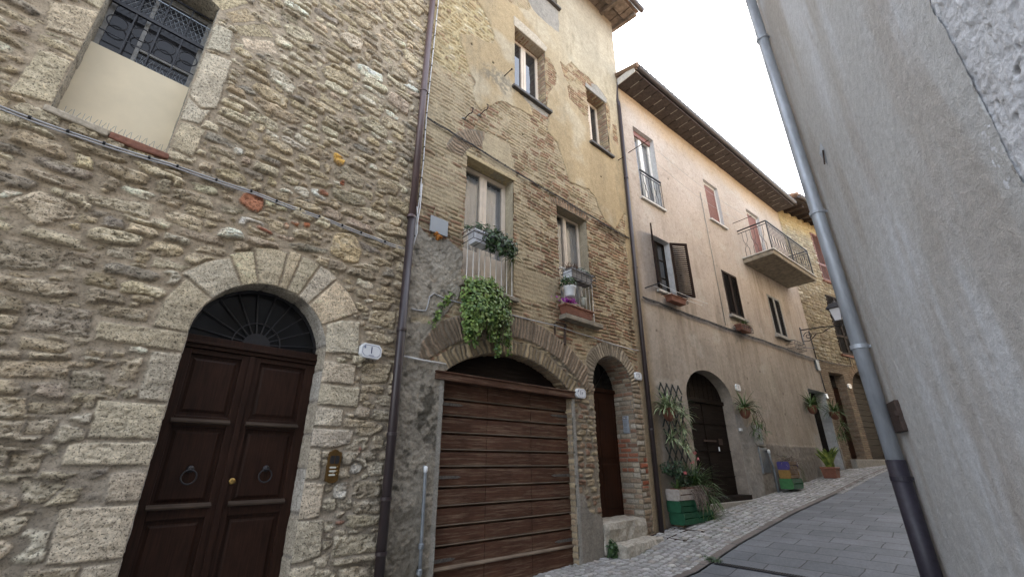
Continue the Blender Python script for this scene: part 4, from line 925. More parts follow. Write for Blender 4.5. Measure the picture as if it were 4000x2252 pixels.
# ================================================================== pink house
house3 = thing('pink_house', 'long pink rendered house with a balcony, shutters and an arched doorway', 'house', 3)
W3 = {'A': (8.31, 9.24, 7.78, 10.08), 'B': (11.90, 12.80, 8.51, 10.0), 'C': (14.82, 15.86, 7.70, 10.06), 'D': (8.47, 9.26, 5.33, 6.81), 'E': (11.92, 12.82, 5.45, 6.83), 'F': (14.88, 15.87, 5.38, 6.80)}
ARC3 = op_arch(10.08, 1.04, .3, 2.98, .67)
DR4 = op_rect(16.5, 18.02, .8, 3.87)
def f3(X, Z):
    big = fbm(X, Z, 1.6, 4, 2); med = fbm(X, Z, .35, 4, 5); fin = fbm(X, Z, .07, 3, 8)
    C = np.ones(X.shape + (3,)) * np.array((.425, .36, .305))
    C = mix3(C, (.46, .395, .345), sst(-.2, .5, big) * sst(5, 9, Z)); C = mix3(C, (.335, .295, .25), sst(6.4, 3.6, Z + .9 * big + .5 * med) * .9)
    C = C * (1 + .09 * big + .08 * med + .05 * fin)[..., None]
    vs = fbm(X, Z, .30, 4, 21, .6, .5, 5.0)
    C = mix3(C, (.23, .19, .15), sst(-.05, .45, vs) * .5 * sst(9.5, 5.0, Z))
    C = mix3(C, (.43, .40, .33), sst(.12, .5, fbm(X, Z, .45, 4, 27, .6, .5, 4.5)) * .42 * sst(4.9, 3.4, Z) * sst(10.0, 12.5, X))
    C = mix3(C, (.24, .20, .165), sst(.05, .5, fbm(X, Z, .5, 4, 25)) * .35 * sst(4.2, 2.4, Z))
    e = sst(10.15, 11.0, Z + .25 * fbm(X, Z, .6, 3, 31)) ; C = mix3(C, (.45, .30, .155), e * .6)
    # drip stains below the ledges of windows and balcony
    for xa, xb, zt, ln in ((13.8, 17.0, 7.5, 3.2), (8.4, 9.5, 5.2, 1.6), (11.9, 12.8, 5.2, 1.8), (15, 15.9, 5.2, 2.2), (16.2, 17.6, 5.4, 2.4)):
        mk = sst(xa, xa + .2, X) * sst(xb, xb - .2, X) * sst(zt - ln, zt - .1, Z) * (Z < zt) * sst(-.1, .45, fbm(X, Z, .16, 3, int(xa * 7), .6, .5, 8)); C = mix3(C, (.225, .18, .145), mk * .55)
    st = sst(7.95, 7.75, X + .05 * med); C = mix3(C, np.ones(X.shape + (3,)) * np.array((.255, .20, .135)) * (1 + .2 * vs)[..., None], st * .8)
    y = .010 * big + .006 * med + .003 * fin
    # rough grey cement along the foot
    d = np.minimum(2.06 + .03 * med - Z, X - 11.15 + .08 * med); dm = sst(0, .03, d)
    gcol = np.ones(X.shape + (3,)) * np.array((.215, .195, .170)) * (1 + .2 * big + .22 * med + .2 * fin)[..., None]
    C = mix3(C, gcol, dm * .85); y = y + dm * (.012 + .012 * fin)
    d2 = sst(0, .04, np.minimum(1.5 + .25 * med - Z, 9.0 - X)); C = mix3(C, gcol * .9, d2 * .6)
    jm = sst(-.03, .04, np.minimum(np.minimum(2.55 + .5 * med - Z, X - 11.1), 11.95 + .12 * med - X)); C = mix3(C, np.ones(X.shape + (3,)) * np.array((.30, .29, .275)) * (1 + .25 * med + .15 * fin)[..., None], jm * .85)
    lt = sst(.0, .05, np.minimum(np.minimum(X - 16.0 + .1 * med, 2.6 + .3 * med - Z), 16.5 - X)); C = mix3(C, (.36, .35, .33), lt * .6)
    gr = sst(.15, .5, fbm(X, Z, .4, 4, 63)) * sst(1.9, 1.2, Z) * sst(13.0, 13.6, X) * sst(16.2, 15, X); C = mix3(C, (.07, .10, .05), gr * .5)
    dk = sst(.30, .6, fbm(X, Z, .09, 3, 77)) * .4 + sst(.1, .5, fbm(X, Z, .8, 5, 79, .6)) * .22 * sst(8, 4, Z); C = mix3(C, (.46, .43, .385), sst(.15, .5, fbm(X, Z, .6, 5, 87, .6)) * .4); C = mix3(C, C * .55, dk)
    for hx, hz in ((9.75, 9.0), (9.6, 6.0), (13.3, 6.1), (13.1, 4.0), (12.2, 3.7), (14.4, 3.5), (8.2, 4.3), (14.2, 2.9)):
        C = mix3(C, (.10, .08, .065), sst(.05, .02, np.hypot(X - hx, Z - hz)) * .8)
    return y, C
ops3 = [op_rect(*W3[k]) for k in 'ABCDEF'] + [ARC3, DR4]
grid_wall('wall', 7.56, 18.16, .2, 11.25, .028, f3, ops3, M_PINK, house3)
WH = flatfn((.50, .50, .50), .003, .12); PK = flatfn((.40, .33, .28), .003, .1)
for k in 'ABCDEF':
    reveal('window_reveal', rect_path(*W3[k]), .16 if k not in 'E' else .05, WH if k in 'ABCD' else PK, M_PINK, house3, .04)
reveal('door_reveal', arch_path(10.08, 1.04, .3, 2.98, .67), .28, flatfn((.30, .255, .21), .008, .25), M_PINK, house3, .03)
reveal('door_reveal', rect_path(16.5, 18.02, .8, 3.87), .30, flatfn((.47, .48, .48), .006, .2), M_PINK, house3, .03)
MB().box(7.62, 18.1, .55, 7.5, -.5, 11.1).build('house_body', M_CONC, house3)
add_window(house3, 8.31, 9.24, 7.78, 10.0, .15, M_WHITE, M_GLASSC, M_CURT, fw=.075)
MB().box(8.31, 9.24, .10, .16, 9.93, 10.08).build('roller_box', M_ROLL, house3)
for k in 'BC':
    x0, x1, z0, z1 = W3[k]; m = MB(); nz = int((z1 - z0) / .05)
    for i in range(nz): zc = z0 + (z1 - z0) * (i + .5) / nz; m.prismx([(.115, zc - .024), (.103, zc), (.115, zc + .022), (.125, zc + .022), (.125, zc - .024)], x0 + .03, x1 - .03)
    m.build('roller_shutter', M_ROLL, house3)
    MB().box(x0, x0 + .03, .09, .15, z0, z1).box(x1 - .03, x1, .09, .15, z0, z1).box(x0 + .03, x1 - .03, .09, .15, z1 - .05, z1).build('window_frame', M_WHITE, house3)
add_window(house3, 8.47, 9.26, 5.33, 6.81, .15, M_WOOD_OLD, M_GLASS, None, fw=.06, bars=2)
for k, x0, x1, zz in (('A', 8.24, 9.30, 7.76), ('B', 11.83, 12.87, 8.49), ('D', 8.42, 9.31, 5.31)): MB().box(x0, x1, -.07, .14, zz - .035, zz + .02).build('window_sill', M_MARBLE, house3, bevel=.005)
for x0, x1, zz in ((11.86, 12.88, 5.42), (14.82, 15.93, 5.36)): MB().box(x0, x1, -.10, .05, zz - .05, zz + .025).build('window_sill', M_CONC, house3, bevel=.005)
def shutter(w, h, mf, ms, par, name='shutter', th=.035, mid=None):
    """louvred leaf standing on its hinge edge at x = 0"""
    f = MB(); b = .06; f.box(0, b, 0, th, 0, h).box(w - b, w, 0, th, 0, h).box(b, w - b, 0, th, h - b * 1.2, h).box(b, w - b, 0, th, 0, b * 1.5)
    if mid: f.box(b, w - b, 0, th, mid - .05, mid + .05)
    o = f.build(name, mf, par, bevel=.003); s = MB(); n = int((h - .16) / .055)
    for i in range(n):
        z = .10 + (h - .19) * (i + .5) / n
        if mid and abs(z - mid) < .06: continue
        s.hexa([(b, .004, z - .024), (w - b, .004, z - .024), (w - b, .010, z - .024), (b, .010, z - .024)], [(b, th - .010, z + .020), (w - b, th - .010, z + .020), (w - b, th - .004, z + .020), (b, th - .004, z + .020)])
    s.build('louvres', ms, o); return o
s = shutter(.46, 1.48, M_SHUT, M_SHUTB, house3); s.location = (9.27, -.02, 5.34); s.rotation_euler = (0, 0, R(-32))
s = shutter(.50, 1.48, M_SHUT, M_SHUTB, house3); s.location = (8.46, -.02, 5.34); s.rotation_euler = (0, 0, R(180 + 32))
for k, mf in (('E', M_SHUT), ('F', M_SHUTF)):
    x0, x1, z0, z1 = W3[k]; w = (x1 - x0) / 2 - .004
    a = shutter(w, z1 - z0 - .02, mf, M_SHUTB, house3); a.location = (x0, -.012, z0 + .01)
    b = shutter(w, z1 - z0 - .02, mf, M_SHUTB, house3); b.location = (x0 + w + .008, -.012, z0 + .01)
    MB().box(x0 - .03, x1 + .03, .06, .10, z0 - .03, z1 + .03).build('dark_interior', M_DARK, house3)
# balconet railing at the french window
def fancy_rail(x0, x1, y, z0, z1, n, m):
    m.box(x0, x1, y - .02, y + .02, z1 - .03, z1); m.box(x0, x1, y - .008, y + .008, z1 - .12, z1 - .10); m.box(x0, x1, y - .008, y + .008, z0, z0 + .02)
    for i in range(n + 1):
        x = x0 + (x1 - x0) * i / n; zm = z0 + (z1 - z0) * .42; d = (x1 - x0) / n * .36 * (1 if i % 2 else -1)
        if i in (0, n): m.tube([(x, y, z0), (x, y, z1 - .03)], .009, 6)
        else: m.tube([(x, y, z0), (x, y, zm - .14), (x + d, y, zm - .05), (x + d, y, zm + .05), (x, y, zm + .14), (x, y, z1 - .1)], .0075, 5)
m = MB(); fancy_rail(8.30, 9.22, -.045, 7.80, 8.62, 8, m); m.build('window_railing', M_IRONB, house3)
# balcony
bal = MB(); bal.box(13.62, 17.08, -.91, .02, 7.52, 7.665); bs = bal.build('balcony', M_CONCD, house3, bevel=.015)
MB().box(13.58, 17.12, -.95, .0, 7.668, 7.705).build('floor_slab', M_MARBLE, bs, bevel=.005)
m = MB(); fancy_rail(13.66, 17.04, -.89, 7.71, 8.71, 30, m)
for x in (13.66, 17.04):
    m.box(x - .02, x + .02, -.89, .0, 8.68, 8.71); m.box(x - .008, x + .008, -.89, 0, 8.59, 8.61)
    for i in range(1, 7):
        y = -.89 + .89 * i / 7; zm = 8.13; d = .045 * (1 if i % 2 else -1)
        m.tube([(x, y, 7.71), (x, y, zm - .15), (x, y + d, zm - .05), (x, y + d, zm + .05), (x, y, zm + .15), (x, y, 8.6)], .0075, 5)
for x in (13.66, 15.35, 17.04): m.box(x - .015, x + .015, -.905, -.875, 7.7, 8.7)
m.build('balcony_railing', M_IRONB, bs)
# arched doorway
d = MB(); dy = .27
d.box(9.03, 11.13, dy, dy + .06, .82, 2.95); d.box(9.03, 11.13, dy - .04, dy - .001, 2.93, 3.02)
for i in range(10): d.box(9.04 + .209 * i, 9.235 + .209 * i, dy + .004, dy + .03, 3.02, 3.68)
for z in (1.3, 1.85, 2.45): d.box(9.03, 11.13, dy - .016, dy - .001, z, z + .022)
d.box(10.06, 10.09, dy - .02, dy - .001, .85, 2.9)
do = d.build('arched_door', M_WOOD_OLD, house3, bevel=.004)
m = MB(); m.box(9.9, 10.45, dy - .04, dy - .02, 2.06, 2.10); m.box(10.62, 10.76, dy - .03, dy - .001, 2.0, 2.14); m.build('door_bolt', M_RUST, do)
m = MB(); m.tube([(10.5, dy - .05, 1.86), (10.5, dy - .05, 1.95)], .015, 8); m.build('door_knob', M_CERAM, do)
MB().box(9.0, 11.2, -.12, .3, .3, .83).build('door_step', M_CONC, house3, bevel=.01)
MB().box(9.3, 11.16, -.03, .25, .832, .93).build('door_board', M_WOOD_OLD, house3)
MB().box(16.48, 18.04, .30, .34, .9, 3.9).build('recessed_door', M_WOOD_OLD, house3)
MB().box(16.5, 18.0, -.02, .3, .6, 1.36).build('door_step', M_CONC, house3, bevel=.01)
# eaves
so = MB(); n = 30
for i in range(n): xa = 7.8 + 10.3 * i / n; so.box(xa, xa + 10.3 / n - .03, -.62, .03, 11.14, 11.17)
so.build('eave_soffit', M_SOFFIT, house3)
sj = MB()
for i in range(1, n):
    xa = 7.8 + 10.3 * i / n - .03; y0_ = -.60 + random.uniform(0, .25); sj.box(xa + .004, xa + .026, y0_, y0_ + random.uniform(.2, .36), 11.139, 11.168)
sj.build('pale_joints', M_CONC, house3)  # pale strips between the soffit boards
MB().box(7.8, 18.12, -.60, .03, 11.17, 11.19).build('soffit_backing', M_SOFFIT, house3)
MB().box(7.80, 8.0, -.60, -.58, 11.20, 11.34).box(7.78, 7.80, -.60, -.05, 11.14, 11.36).build('verge_board', M_MARBLE, house3)
roof_slab(house3, 7.8, 18.12, 3.9, 11.22, .66)
gutter(house3, 7.85, 18.12, -.66, 11.30, .085)

# ================================================================== rubble house at the far end
house4 = thing('rubble_house', 'far rubble stone house with rose brown shutters beyond the pink house', 'house', 4)
D41 = op_rect(17.72, 18.77, 1.2, 4.66); D42 = op_arch(20.35, 1.14, 1.2, 3.95, .98)
S41 = (19.42, 20.62, 8.62, 10.88); S42 = (19.15, 20.35, 5.48, 7.95)
def f4(X, Z):
    S = Stones(X, Z, 22); med = fbm(X, Z, .25, 4, 5)
    S.block = np.minimum(D41(X, Z), D42(X, Z))
    S.fill(lambda x, z: (.13, .065), palette(((.40, .35, .25), 4), ((.33, .28, .20), 3), ((.46, .42, .33), 2), ((.26, .22, .165), 1.5)), X.min(), X.max(), 5.0, 11.2, extra=2500, gap=.025, depth=(.02, .045))
    C = mix3(np.ones(X.shape + (3,)) * np.array((.30, .25, .17)) * (1 + .15 * med)[..., None], S.C, S.M); y = S.y * S.M
    sd, h1, h2 = bricks(X, Z, .26, .075, .018, 3, .03); m = sst(0, .012, sd)
    bc = np.array([(.235, .175, .125), (.20, .145, .105), (.27, .215, .15)])[(h1 * 3).astype(int) % 3] * (.8 + .4 * h2)[..., None]
    lo = sst(5.15, 5.0, Z + .1 * med); C = mix3(C, mix3(np.ones(X.shape + (3,)) * np.array((.22, .185, .14)), bc, m), lo); y = y * (1 - lo) + lo * m * .015
    e = sst(10.3, 10.9, Z + .2 * med); C = mix3(C, (.46, .32, .13), e * .65)
    sa, a1, rr, an = arch_bricks(X, Z, 20.35, 3.85, 1.12, 1.40, .08, .018, 4); ring = sst(-.01, .01, np.minimum(rr - 1.12, 1.40 - rr)) * (Z > 3.9); C = mix3(C, np.array((.29, .215, .15)) * (.7 + .5 * a1)[..., None] * (.5 + .5 * sst(0, .01, sa))[..., None], ring)
    return y, C
grid_wall('wall', 17.12, 25.0, 1.0, 11.4, .022, f4, [D41, D42, op_rect(*S41), op_rect(*S42)], M_FAR, house4)
reveal('door_reveal', rect_path(17.72, 18.77, 1.2, 4.66), .3, brickfn([(.235, .175, .125), (.20, .145, .105)], .25, .075), M_FAR, house4, .03)
reveal('door_reveal', arch_path(20.35, 1.14, 1.2, 3.95, .98), .28, brickfn([(.235, .175, .125), (.20, .145, .105)], .25, .075), M_FAR, house4, .03)
MB().box(17.16, 25.0, .5, 7, .2, 11.3).build('house_body', M_CONC, house4)
d = MB(); d.box(17.72, 18.77, .28, .33, 1.6, 4.17)
for xa, xb in ((17.78, 18.21), (18.28, 18.71)):
    for a, b in ((1.8, 2.7), (2.8, 4.0)): d.hexa([(xa, .279, a), (xb, .279, a), (xb, .279, b), (xa, .279, b)], [(xa + .05, .262, a + .05), (xb - .05, .262, a + .05), (xb - .05, .262, b - .05), (xa + .05, .262, b - .05)])
d.build('panelled_door', M_WOOD_NARROW, house4)
MB().box(17.72, 18.77, .30, .31, 4.22, 4.66).build('fanlight', M_GLASS, house4); MB().box(17.72, 18.77, .27, .33, 4.17, 4.22).build('door_transom', M_WOOD_OLD, house4)
d = MB()
for i in range(16): z = 1.6 + .21 * i; d.box(19.2, 21.5, .26 + .004 * (i % 2), .31, z, z + .195)
d.build('plank_door', M_WOOD_OLD, house4)
MB().box(17.6, 21.6, -.18, .25, .9, 1.72).build('door_step', M_CONC, house4, bevel=.02)
for (x0, x1, z0, z1), mf, ms in ((S41, M_SHUTR, M_SHUTR), (S42, M_SHUT, M_SHUTB)):
    w = (x1 - x0) / 2 - .004
    for i in range(2): a = shutter(w, z1 - z0 - .02, mf, ms, house4, mid=.75); a.location = (x0 + i * (w + .008), -.03, z0 + .01)
    MB().box(x0 - .08, x1 + .08, -.08, .0, z0 - .08, z0).build('window_sill', M_BRICK, house4)
    MB().box(x0 - .05, x1 + .05, .1, .12, z0 - .05, z1 + .05).build('dark_interior', M_DARK, house4)
m = MB()
for i in range(16): x = 17.2 + .5 * i; m.hexa([(x, -.72, 11.2), (x + .1, -.72, 11.2), (x + .1, .1, 11.32), (x, .1, 11.32)], [(x, -.72, 11.32), (x + .1, -.72, 11.32), (x + .1, .1, 11.48), (x, .1, 11.48)])
m.build('eave_rafters', M_RAFTER, house4)
m = MB()
for i in range(5): m.box(17.16, 25.2, -.80 + .18 * i, -.64 + .18 * i, 11.40 + .03 * i, 11.43 + .03 * i)
m.build('eave_soffit', M_SOFFIT, house4)
roof_slab(house4, 17.16, 25.2, 3.8, 11.46, .85)
gutter(house4, 17.2, 25.2, -.90, 11.48, .08)

# ================================================================== grey rendered house on the right
house5 = thing('grey_house', 'grey rendered house wall close by on the right, bare rough plaster at its near end', 'house', 5)
def lean(X, Z): return np.where(X < -3.5, -.022 * (Z - 1.6) + .09, 0) * np.clip((-3.5 - X) / .9, 0, 1)
def f5(X, Z):
    big = fbm(X, Z, 1.0, 4, 3); vs = fbm(X, Z, .55, 5, 7, .52, .75, 2.4); vs2 = fbm(X, Z, .9, 4, 9, .5, .7, 2.2); fin = fbm(X, Z, .03, 3, 12, .6)
    C = np.ones(X.shape + (3,)) * np.array((.51, .51, .50))
    C = mix3(C, (.62, .64, .665), sst(-.15, .45, vs + .5 * vs2) * .8)
    C = mix3(C, (.43, .40, .365), sst(-.05, .4, fbm(X, Z, .5, 5, 15, .52, .6, 2.6)) * .7)
    C = mix3(C, (.37, .33, .285), sst(.1, .5, fbm(X, Z, .22, 4, 17, .52, .6, 3.5)) * .35 * sst(3.0, 1.5, Z))
    C = C * (1 + .06 * big + .05 * fin)[..., None]
    ed = sst(-4.25, -4.42, X - lean(X, Z) + .03 * vs); C = mix3(C, (.38, .32, .25), ed * .5)
    return .004 * big + .003 * fin + .002 * vs, C
def EDGE(Z): return -1.68 + .022 * fbm(Z * 0, Z, .30, 4, 3) + .010 * fbm(Z * 0, Z, .05, 3, 5)
def op_edge(X, Z): return EDGE(Z) - X
op_edge.box = (-1.85, 0, -1, 9)
o = grid_wall('wall', -4.5, -1.60, -.4, 7.6, .0125, f5, [op_edge], M_RW, house5, slant=lean)
def f5b(X, Z):
    a = fbm(X, Z, .09, 5, 33, .6); b = fbm(X, Z, .022, 4, 35, .6); p = fbm(X, Z, .045, 2, 37, .5); q = fbm(X, Z, .3, 4, 39)
    pit = sst(.55, .72, p); cr = sst(.03, .0, np.abs(fbm(X, Z, .35, 3, 41))) * sst(.1, .4, q)
    C = np.ones(X.shape + (3,)) * np.array((.64, .65, .67)) * (1 + .12 * q + .10 * a + .10 * b)[..., None]
    C = mix3(C, (.46, .46, .45), sst(.15, .5, a) * .5); C = mix3(C, (.13, .11, .10), pit * .8); C = mix3(C, (.2, .19, .18), cr * .5)
    return -.004 + .006 * a + .006 * b - .016 * pit + .006 * q - .006 * cr, C
grid_wall('rough_plaster', -1.78, -.7, -.4, 7.6, .0065, f5b, [], M_RW, house5)
MB().box(-.7, 12.0, .0, .2, -1.0, 7.6).build('near_wall', M_CONC, house5)
MB().box(-4.34, 12.0, .12, 6.5, -1.0, 7.5).build('house_body', M_CONC, house5)
roof_slab(house5, -4.75, 12.2, 3.3, 7.62, .42)
gutter(house5, -4.7, 12.1, -.45, 7.64, .07)

# house across the street beyond the corner (unseen behind the grey house, added to darken the street)
house6 = thing('unseen_street_house', 'unseen plain rendered house across from the pink house, added to shade the street', 'house', 6)
MB().box(6.4, 30.0, -7.0, .35, -.5, 10.5).build('house_body', M_STONEBLK, house6)
m = MB(); m.prism([(6.2, 10.5), (30.2, 10.5), (30.2, 10.62), (6.2, 10.62)], -7.4, .75); m.build('roof', M_ROOF, house6)

# ================================================================== ground
def ground_sheet(name, s0, s1, n0, n1, ds, dn, mat, fn=None, dz=0.0):
    s = np.arange(s0, s1 + ds * .5, ds); n = np.arange(n0, n1 + dn * .5, dn); S_, N_ = np.meshgrid(s, n)
    y, C = fn(S_, N_) if fn else (np.zeros(S_.shape), np.ones(S_.shape + (3,)) * .2)
    o = grid_mesh(name, np.stack([S_, N_, gz(S_) + y + dz], -1), C, len(s), len(n), np.ones((len(n) - 1, len(s) - 1), bool), mat, None)
    place(o, 6); o['kind'] = 'structure'; return o
M_GROUND = plain('compacted_ground', (.16, .15, .14), .95, .2, 3, .3)
ground_sheet('ground', -60, 90, -60, 60, 1.5, 4.0, M_GROUND, None, -.12)
def fcob(S_, N_):
    St = Stones(S_, N_, 41); med = fbm(S_, N_, .4, 4, 5); fin = fbm(S_, N_, .03, 3, 6)
    St.fill(lambda x, z: (.044, .056), palette(((.36, .355, .345), 4), ((.40, .395, .385), 3), ((.32, .315, .305), 2), ((.46, .455, .44), .7), ((.34, .315, .285), 1)), S_.min(), S_.max(), N_.min(), N_.max(), gap=.006, depth=(.010, .018), extra=int(250 * (S_.max() - S_.min())), rough=.25)
    mo = np.ones(S_.shape + (3,)) * np.array((.225, .215, .20)) * (1 + .2 * med)[..., None]; mo = mix3(mo, (.07, .085, .045), sst(.05, .4, med) * .7)
    sm = sst(6.6, 4.5, S_) * .5                       # cobbles bedded in mortar near the garage
    C = mix3(mo, St.C, St.M); C = mix3(C, (.30, .29, .275), sm * sst(-.3, .3, fbm(S_, N_, .12, 3, 9)))
    return St.y * St.M + .004 * med + .012 * fbm(S_, N_, 1.1, 3, 77), C
ground_sheet('cobbled_strip', -3.0, 3.0, 3.52, 5.2, .04, .04, M_COB, fcob)
ground_sheet('cobbled_strip', 3.0, 13.0, 3.52, 5.2, .014, .014, M_COB, fcob)
ground_sheet('cobbled_strip', 13.0, 26.0, 3.30, 5.2, .03, .025, M_COB, fcob)
mpv, nt, b = newmat('grey_stone_slabs')
tc = nt.nodes.new('ShaderNodeTexCoord'); sp = nt.nodes.new('ShaderNodeSeparateXYZ'); lnk(nt, tc.outputs['Object'], sp.inputs[0])
cb = nt.nodes.new('ShaderNodeCombineXYZ'); lnk(nt, sp.outputs['Y'], cb.inputs['X']); lnk(nt, sp.outputs['X'], cb.inputs['Y'])
nn = nt.nodes.new('ShaderNodeTexNoise'); nn.inputs['Scale'].default_value = 2.2; nn.inputs['Detail'].default_value = 3; lnk(nt, tc.outputs['Object'], nn.inputs['Vector'])
vm = nt.nodes.new('ShaderNodeVectorMath'); vm.operation = 'MULTIPLY_ADD'; lnk(nt, nn.outputs['Color'], vm.inputs[0]); vm.inputs[1].default_value = (.10, .07, 0); lnk(nt, cb.outputs[0], vm.inputs[2])
br = nt.nodes.new('ShaderNodeTexBrick'); lnk(nt, vm.outputs[0], br.inputs['Vector']); br.offset = .43; br.inputs['Scale'].default_value = 1.0
br.inputs['Brick Width'].default_value = .62; br.inputs['Row Height'].default_value = .33; br.inputs['Mortar Size'].default_value = .009; br.inputs['Mortar Smooth'].default_value = .3; br.inputs['Bias'].default_value = 0
br.inputs['Color1'].default_value = (.125, .134, .147, 1); br.inputs['Color2'].default_value = (.175, .185, .198, 1); br.inputs['Mortar'].default_value = (.055, .056, .057, 1)
c = mixc(nt, 'MULTIPLY', 1.0, br.outputs['Color'], ramp(nt, noise(nt, 35, 6, .7), [(.3, .78), (.7, 1.16)])); c = mixc(nt, 'MULTIPLY', 1.0, c, ramp(nt, noise(nt, 1.1, 6, .7), [(.3, .72), (.7, 1.2)]))
lnk(nt, c, b.inputs['Base Color']); b.inputs['Roughness'].default_value = .7; b.inputs['Specular IOR Level'].default_value = .35
p = bump(nt, b, br.outputs['Fac'], -.6, .012); bump(nt, b, noise(nt, 60, 4, .6), .25, .006, p)
def fpave(S_, N_): return .003 * fbm(S_, N_, .9, 3, 4), np.ones(S_.shape + (3,)) * .2
ground_sheet('stone_paving', -8, 30, -6.0, 3.43, .10, .10, mpv, fpave, .0)
def fbord(S_, N_):
    u = S_ / .34; c = np.floor(u); f = (u - c); e = sst(0, .05, np.minimum(f, 1 - f)) * sst(3.425, 3.44, N_)
    return .006 * e, mix3(np.ones(S_.shape + (3,)) * .09, np.array((.185, .16, .145)) * (.8 + .4 * hash01(c, 2))[..., None], e)
ground_sheet('paving_border', -8, 26, 3.42, 3.54, .03, .02, M_COB, fbord, .006)

# ================================================================== street furniture and small things on the walls
def downpipe(name, label, k, x, y, z0, z1, r, mat, collars, extra=None, group=None, zsplit=None, mat2=None, lean_to=0.0):
    t = thing(name, label, 'downpipe', k, x, y, z0)
    h = z1 - z0; m = MB(); zs_ = zsplit - z0 if zsplit else 0
    f = lambda z: (lean_to * z / h, 0, z)
    if zsplit:
        MB().tube([f(0), f(zs_)], r * 1.12, 20).build('lower_pipe', mat2, t, smooth=True)
    m.tube([f(zs_), f(h * .5), f(h)], r, 20)
    m.build('pipe', mat, t, smooth=True)
    for z in collars:
        c = MB(); q = f(z - z0); c.lathe([(r + .001, -.018), (r + .009, -.016), (r + .009, .016), (r + .001, .018)], q, 20, cap=False)
        c.box(q[0] - .008, q[0] + .008, .0, -y + .01 if y < 0 else .05, q[2] - .01, q[2] + .01)
        c.build('collar', mat2 or mat, t, smooth=False)
    return t
dp1 = downpipe('downpipe', 'brown enamelled downpipe between the rubble stone house and the ochre house', 1, 2.70, -.085, .1, 4.68, .052, M_PIPED, [.75, 1.25, 1.9, 3.1], lean_to=-.035)
up = MB(); up.tube([(-.035, 0, 4.5), (-.05, 0, 7.0), (-.06, 0, 12.4)], .049, 20); up.build('upper_pipe', M_PIPEB, dp1, smooth=True)
for z in (4.58, 6.82, 9.0):
    c = MB(); c.lathe([(.05, -.02), (.06, -.018), (.06, .018), (.05, .02)], (-.045, 0, z), 20, cap=False); c.build('collar', M_PIPEB, dp1)
dp2 = downpipe('downpipe', 'thin dark brown downpipe at the seam of the ochre house and the pink house', 2, 7.66, -.075, .45, 10.32, .045, M_PIPED, [2.2, 5.6, 8.0], lean_to=.27)
q = MB(); q.tube([(.27, 0, 9.8), (.275, .0, 9.95), (.30, .05, 10.15), (.36, .08, 10.5), (.42, .06, 10.8), (.5, -.25, 11.0), (.52, -.55, 11.1), (.53, -.58, 10.8 + .2)], .043, 14); q.build('offset_bend', M_PIPED, dp2, smooth=True)
dp3 = downpipe('downpipe', 'grey zinc downpipe with a black cast iron foot at the corner of the grey house', 5, -4.20, -.072, .4, 7.45, .053, M_ZINC, [6.0, 3.7, 2.45, 1.50], zsplit=1.62, mat2=M_CASTIRON, lean_to=-.25)
for ch in dp3.children:
    if ch.name.startswith('collar') and ch.data.vertices[0].co.z > 1.3: ch.data.materials[0] = M_ZINC
gp_ = thing('gas_pipe', 'galvanised gas pipe rising from the ground left of the garage door', 'pipe', 2, 2.86, -.05, .2)
m = MB(); m.tube([(.01, .0, 0), (.0, 0, .6), (-.01, 0, 1.28), (-.01, .004, 1.33), (-.012, .03, 1.36), (-.015, .09, 1.36)], .019, 12); m.build('pipe', M_GALV, gp_, smooth=True)
for z in (.16, .32, .56): MB().lathe([(.018, -.03), (.03, -.025), (.03, .02), (.018, .03)], (0, 0, z), 12, cap=False).build('pipe_joint', M_GALV, gp_)
MB().lathe([(.02, -.03), (.024, -.02), (.024, .03), (.01, .04)], (-.01, 0, 1.33), 12).build('elbow', M_CERAM, gp_, smooth=True)

def cable(name, label, k, paths, r, mat, clips=0, group=None, clipr=None):
    P0 = paths[0][0]; t = thing(name, label, 'cable', k, *P0, group=group)
    for p in paths:
        MB().tube([(a[0] - P0[0], a[1] - P0[1], a[2] - P0[2]) for a in p], r, 6).build('wire', mat, t, smooth=True)
    if clips:
        m = MB(); p = [Vector(a) for a in paths[0]]; L = [0]
        for a, b in zip(p[:-1], p[1:]): L.append(L[-1] + (b - a).length)
        n = int(L[-1] / clips)
        for i in range(n):
            u = (i + .3 + .4 * random.random()) * clips
            for j in range(len(p) - 1):
                if L[j] <= u <= L[j + 1]:
                    q = p[j].lerp(p[j + 1], (u - L[j]) / (L[j + 1] - L[j])) - Vector(P0); d = (p[j + 1] - p[j]).normalized(); c = clipr or r * 2.4
                    m.tube([q - d * .009, q + d * .009], c, 6)
        m.build('clips', M_CLIP, t)
    return t
def sag(pts, s=.02, n=8):
    out = []
    for a, b in zip(pts[:-1], pts[1:]):
        for i in range(n): u = i / n; out.append((a[0] + (b[0] - a[0]) * u, a[1] + (b[1] - a[1]) * u, a[2] + (b[2] - a[2]) * u - s * 4 * u * (1 - u)))
    return out + [pts[-1]]
c1 = [(-2.5, -.05, 4.09), (-.94, -.05, 4.115), (-.49, -.05, 4.115), (.13, -.05, 4.165), (.84, -.055, 4.195), (1.6, -.05, 4.205), (2.2, -.05, 4.20), (2.62, -.05, 4.205)]
cable('wall_cable', 'twin grey cable with black ties crossing the rubble stone house', 1, [sag(c1, .006, 5), [(a, b + .004, c - .020) for a, b, c in sag(c1, .010, 5)]], .0075, M_CABLE, .26, clipr=.017)
cv = [(2.47, -.045, 13.2), (2.46, -.045, 9.16), (2.445, -.045, 7.3), (2.44, -.045, 6.5), (2.46, -.045, 5.7), (2.45, -.045, 5.0), (2.43, -.045, 4.7), (2.44, -.045, 4.45), (2.41, -.045, 4.2)]
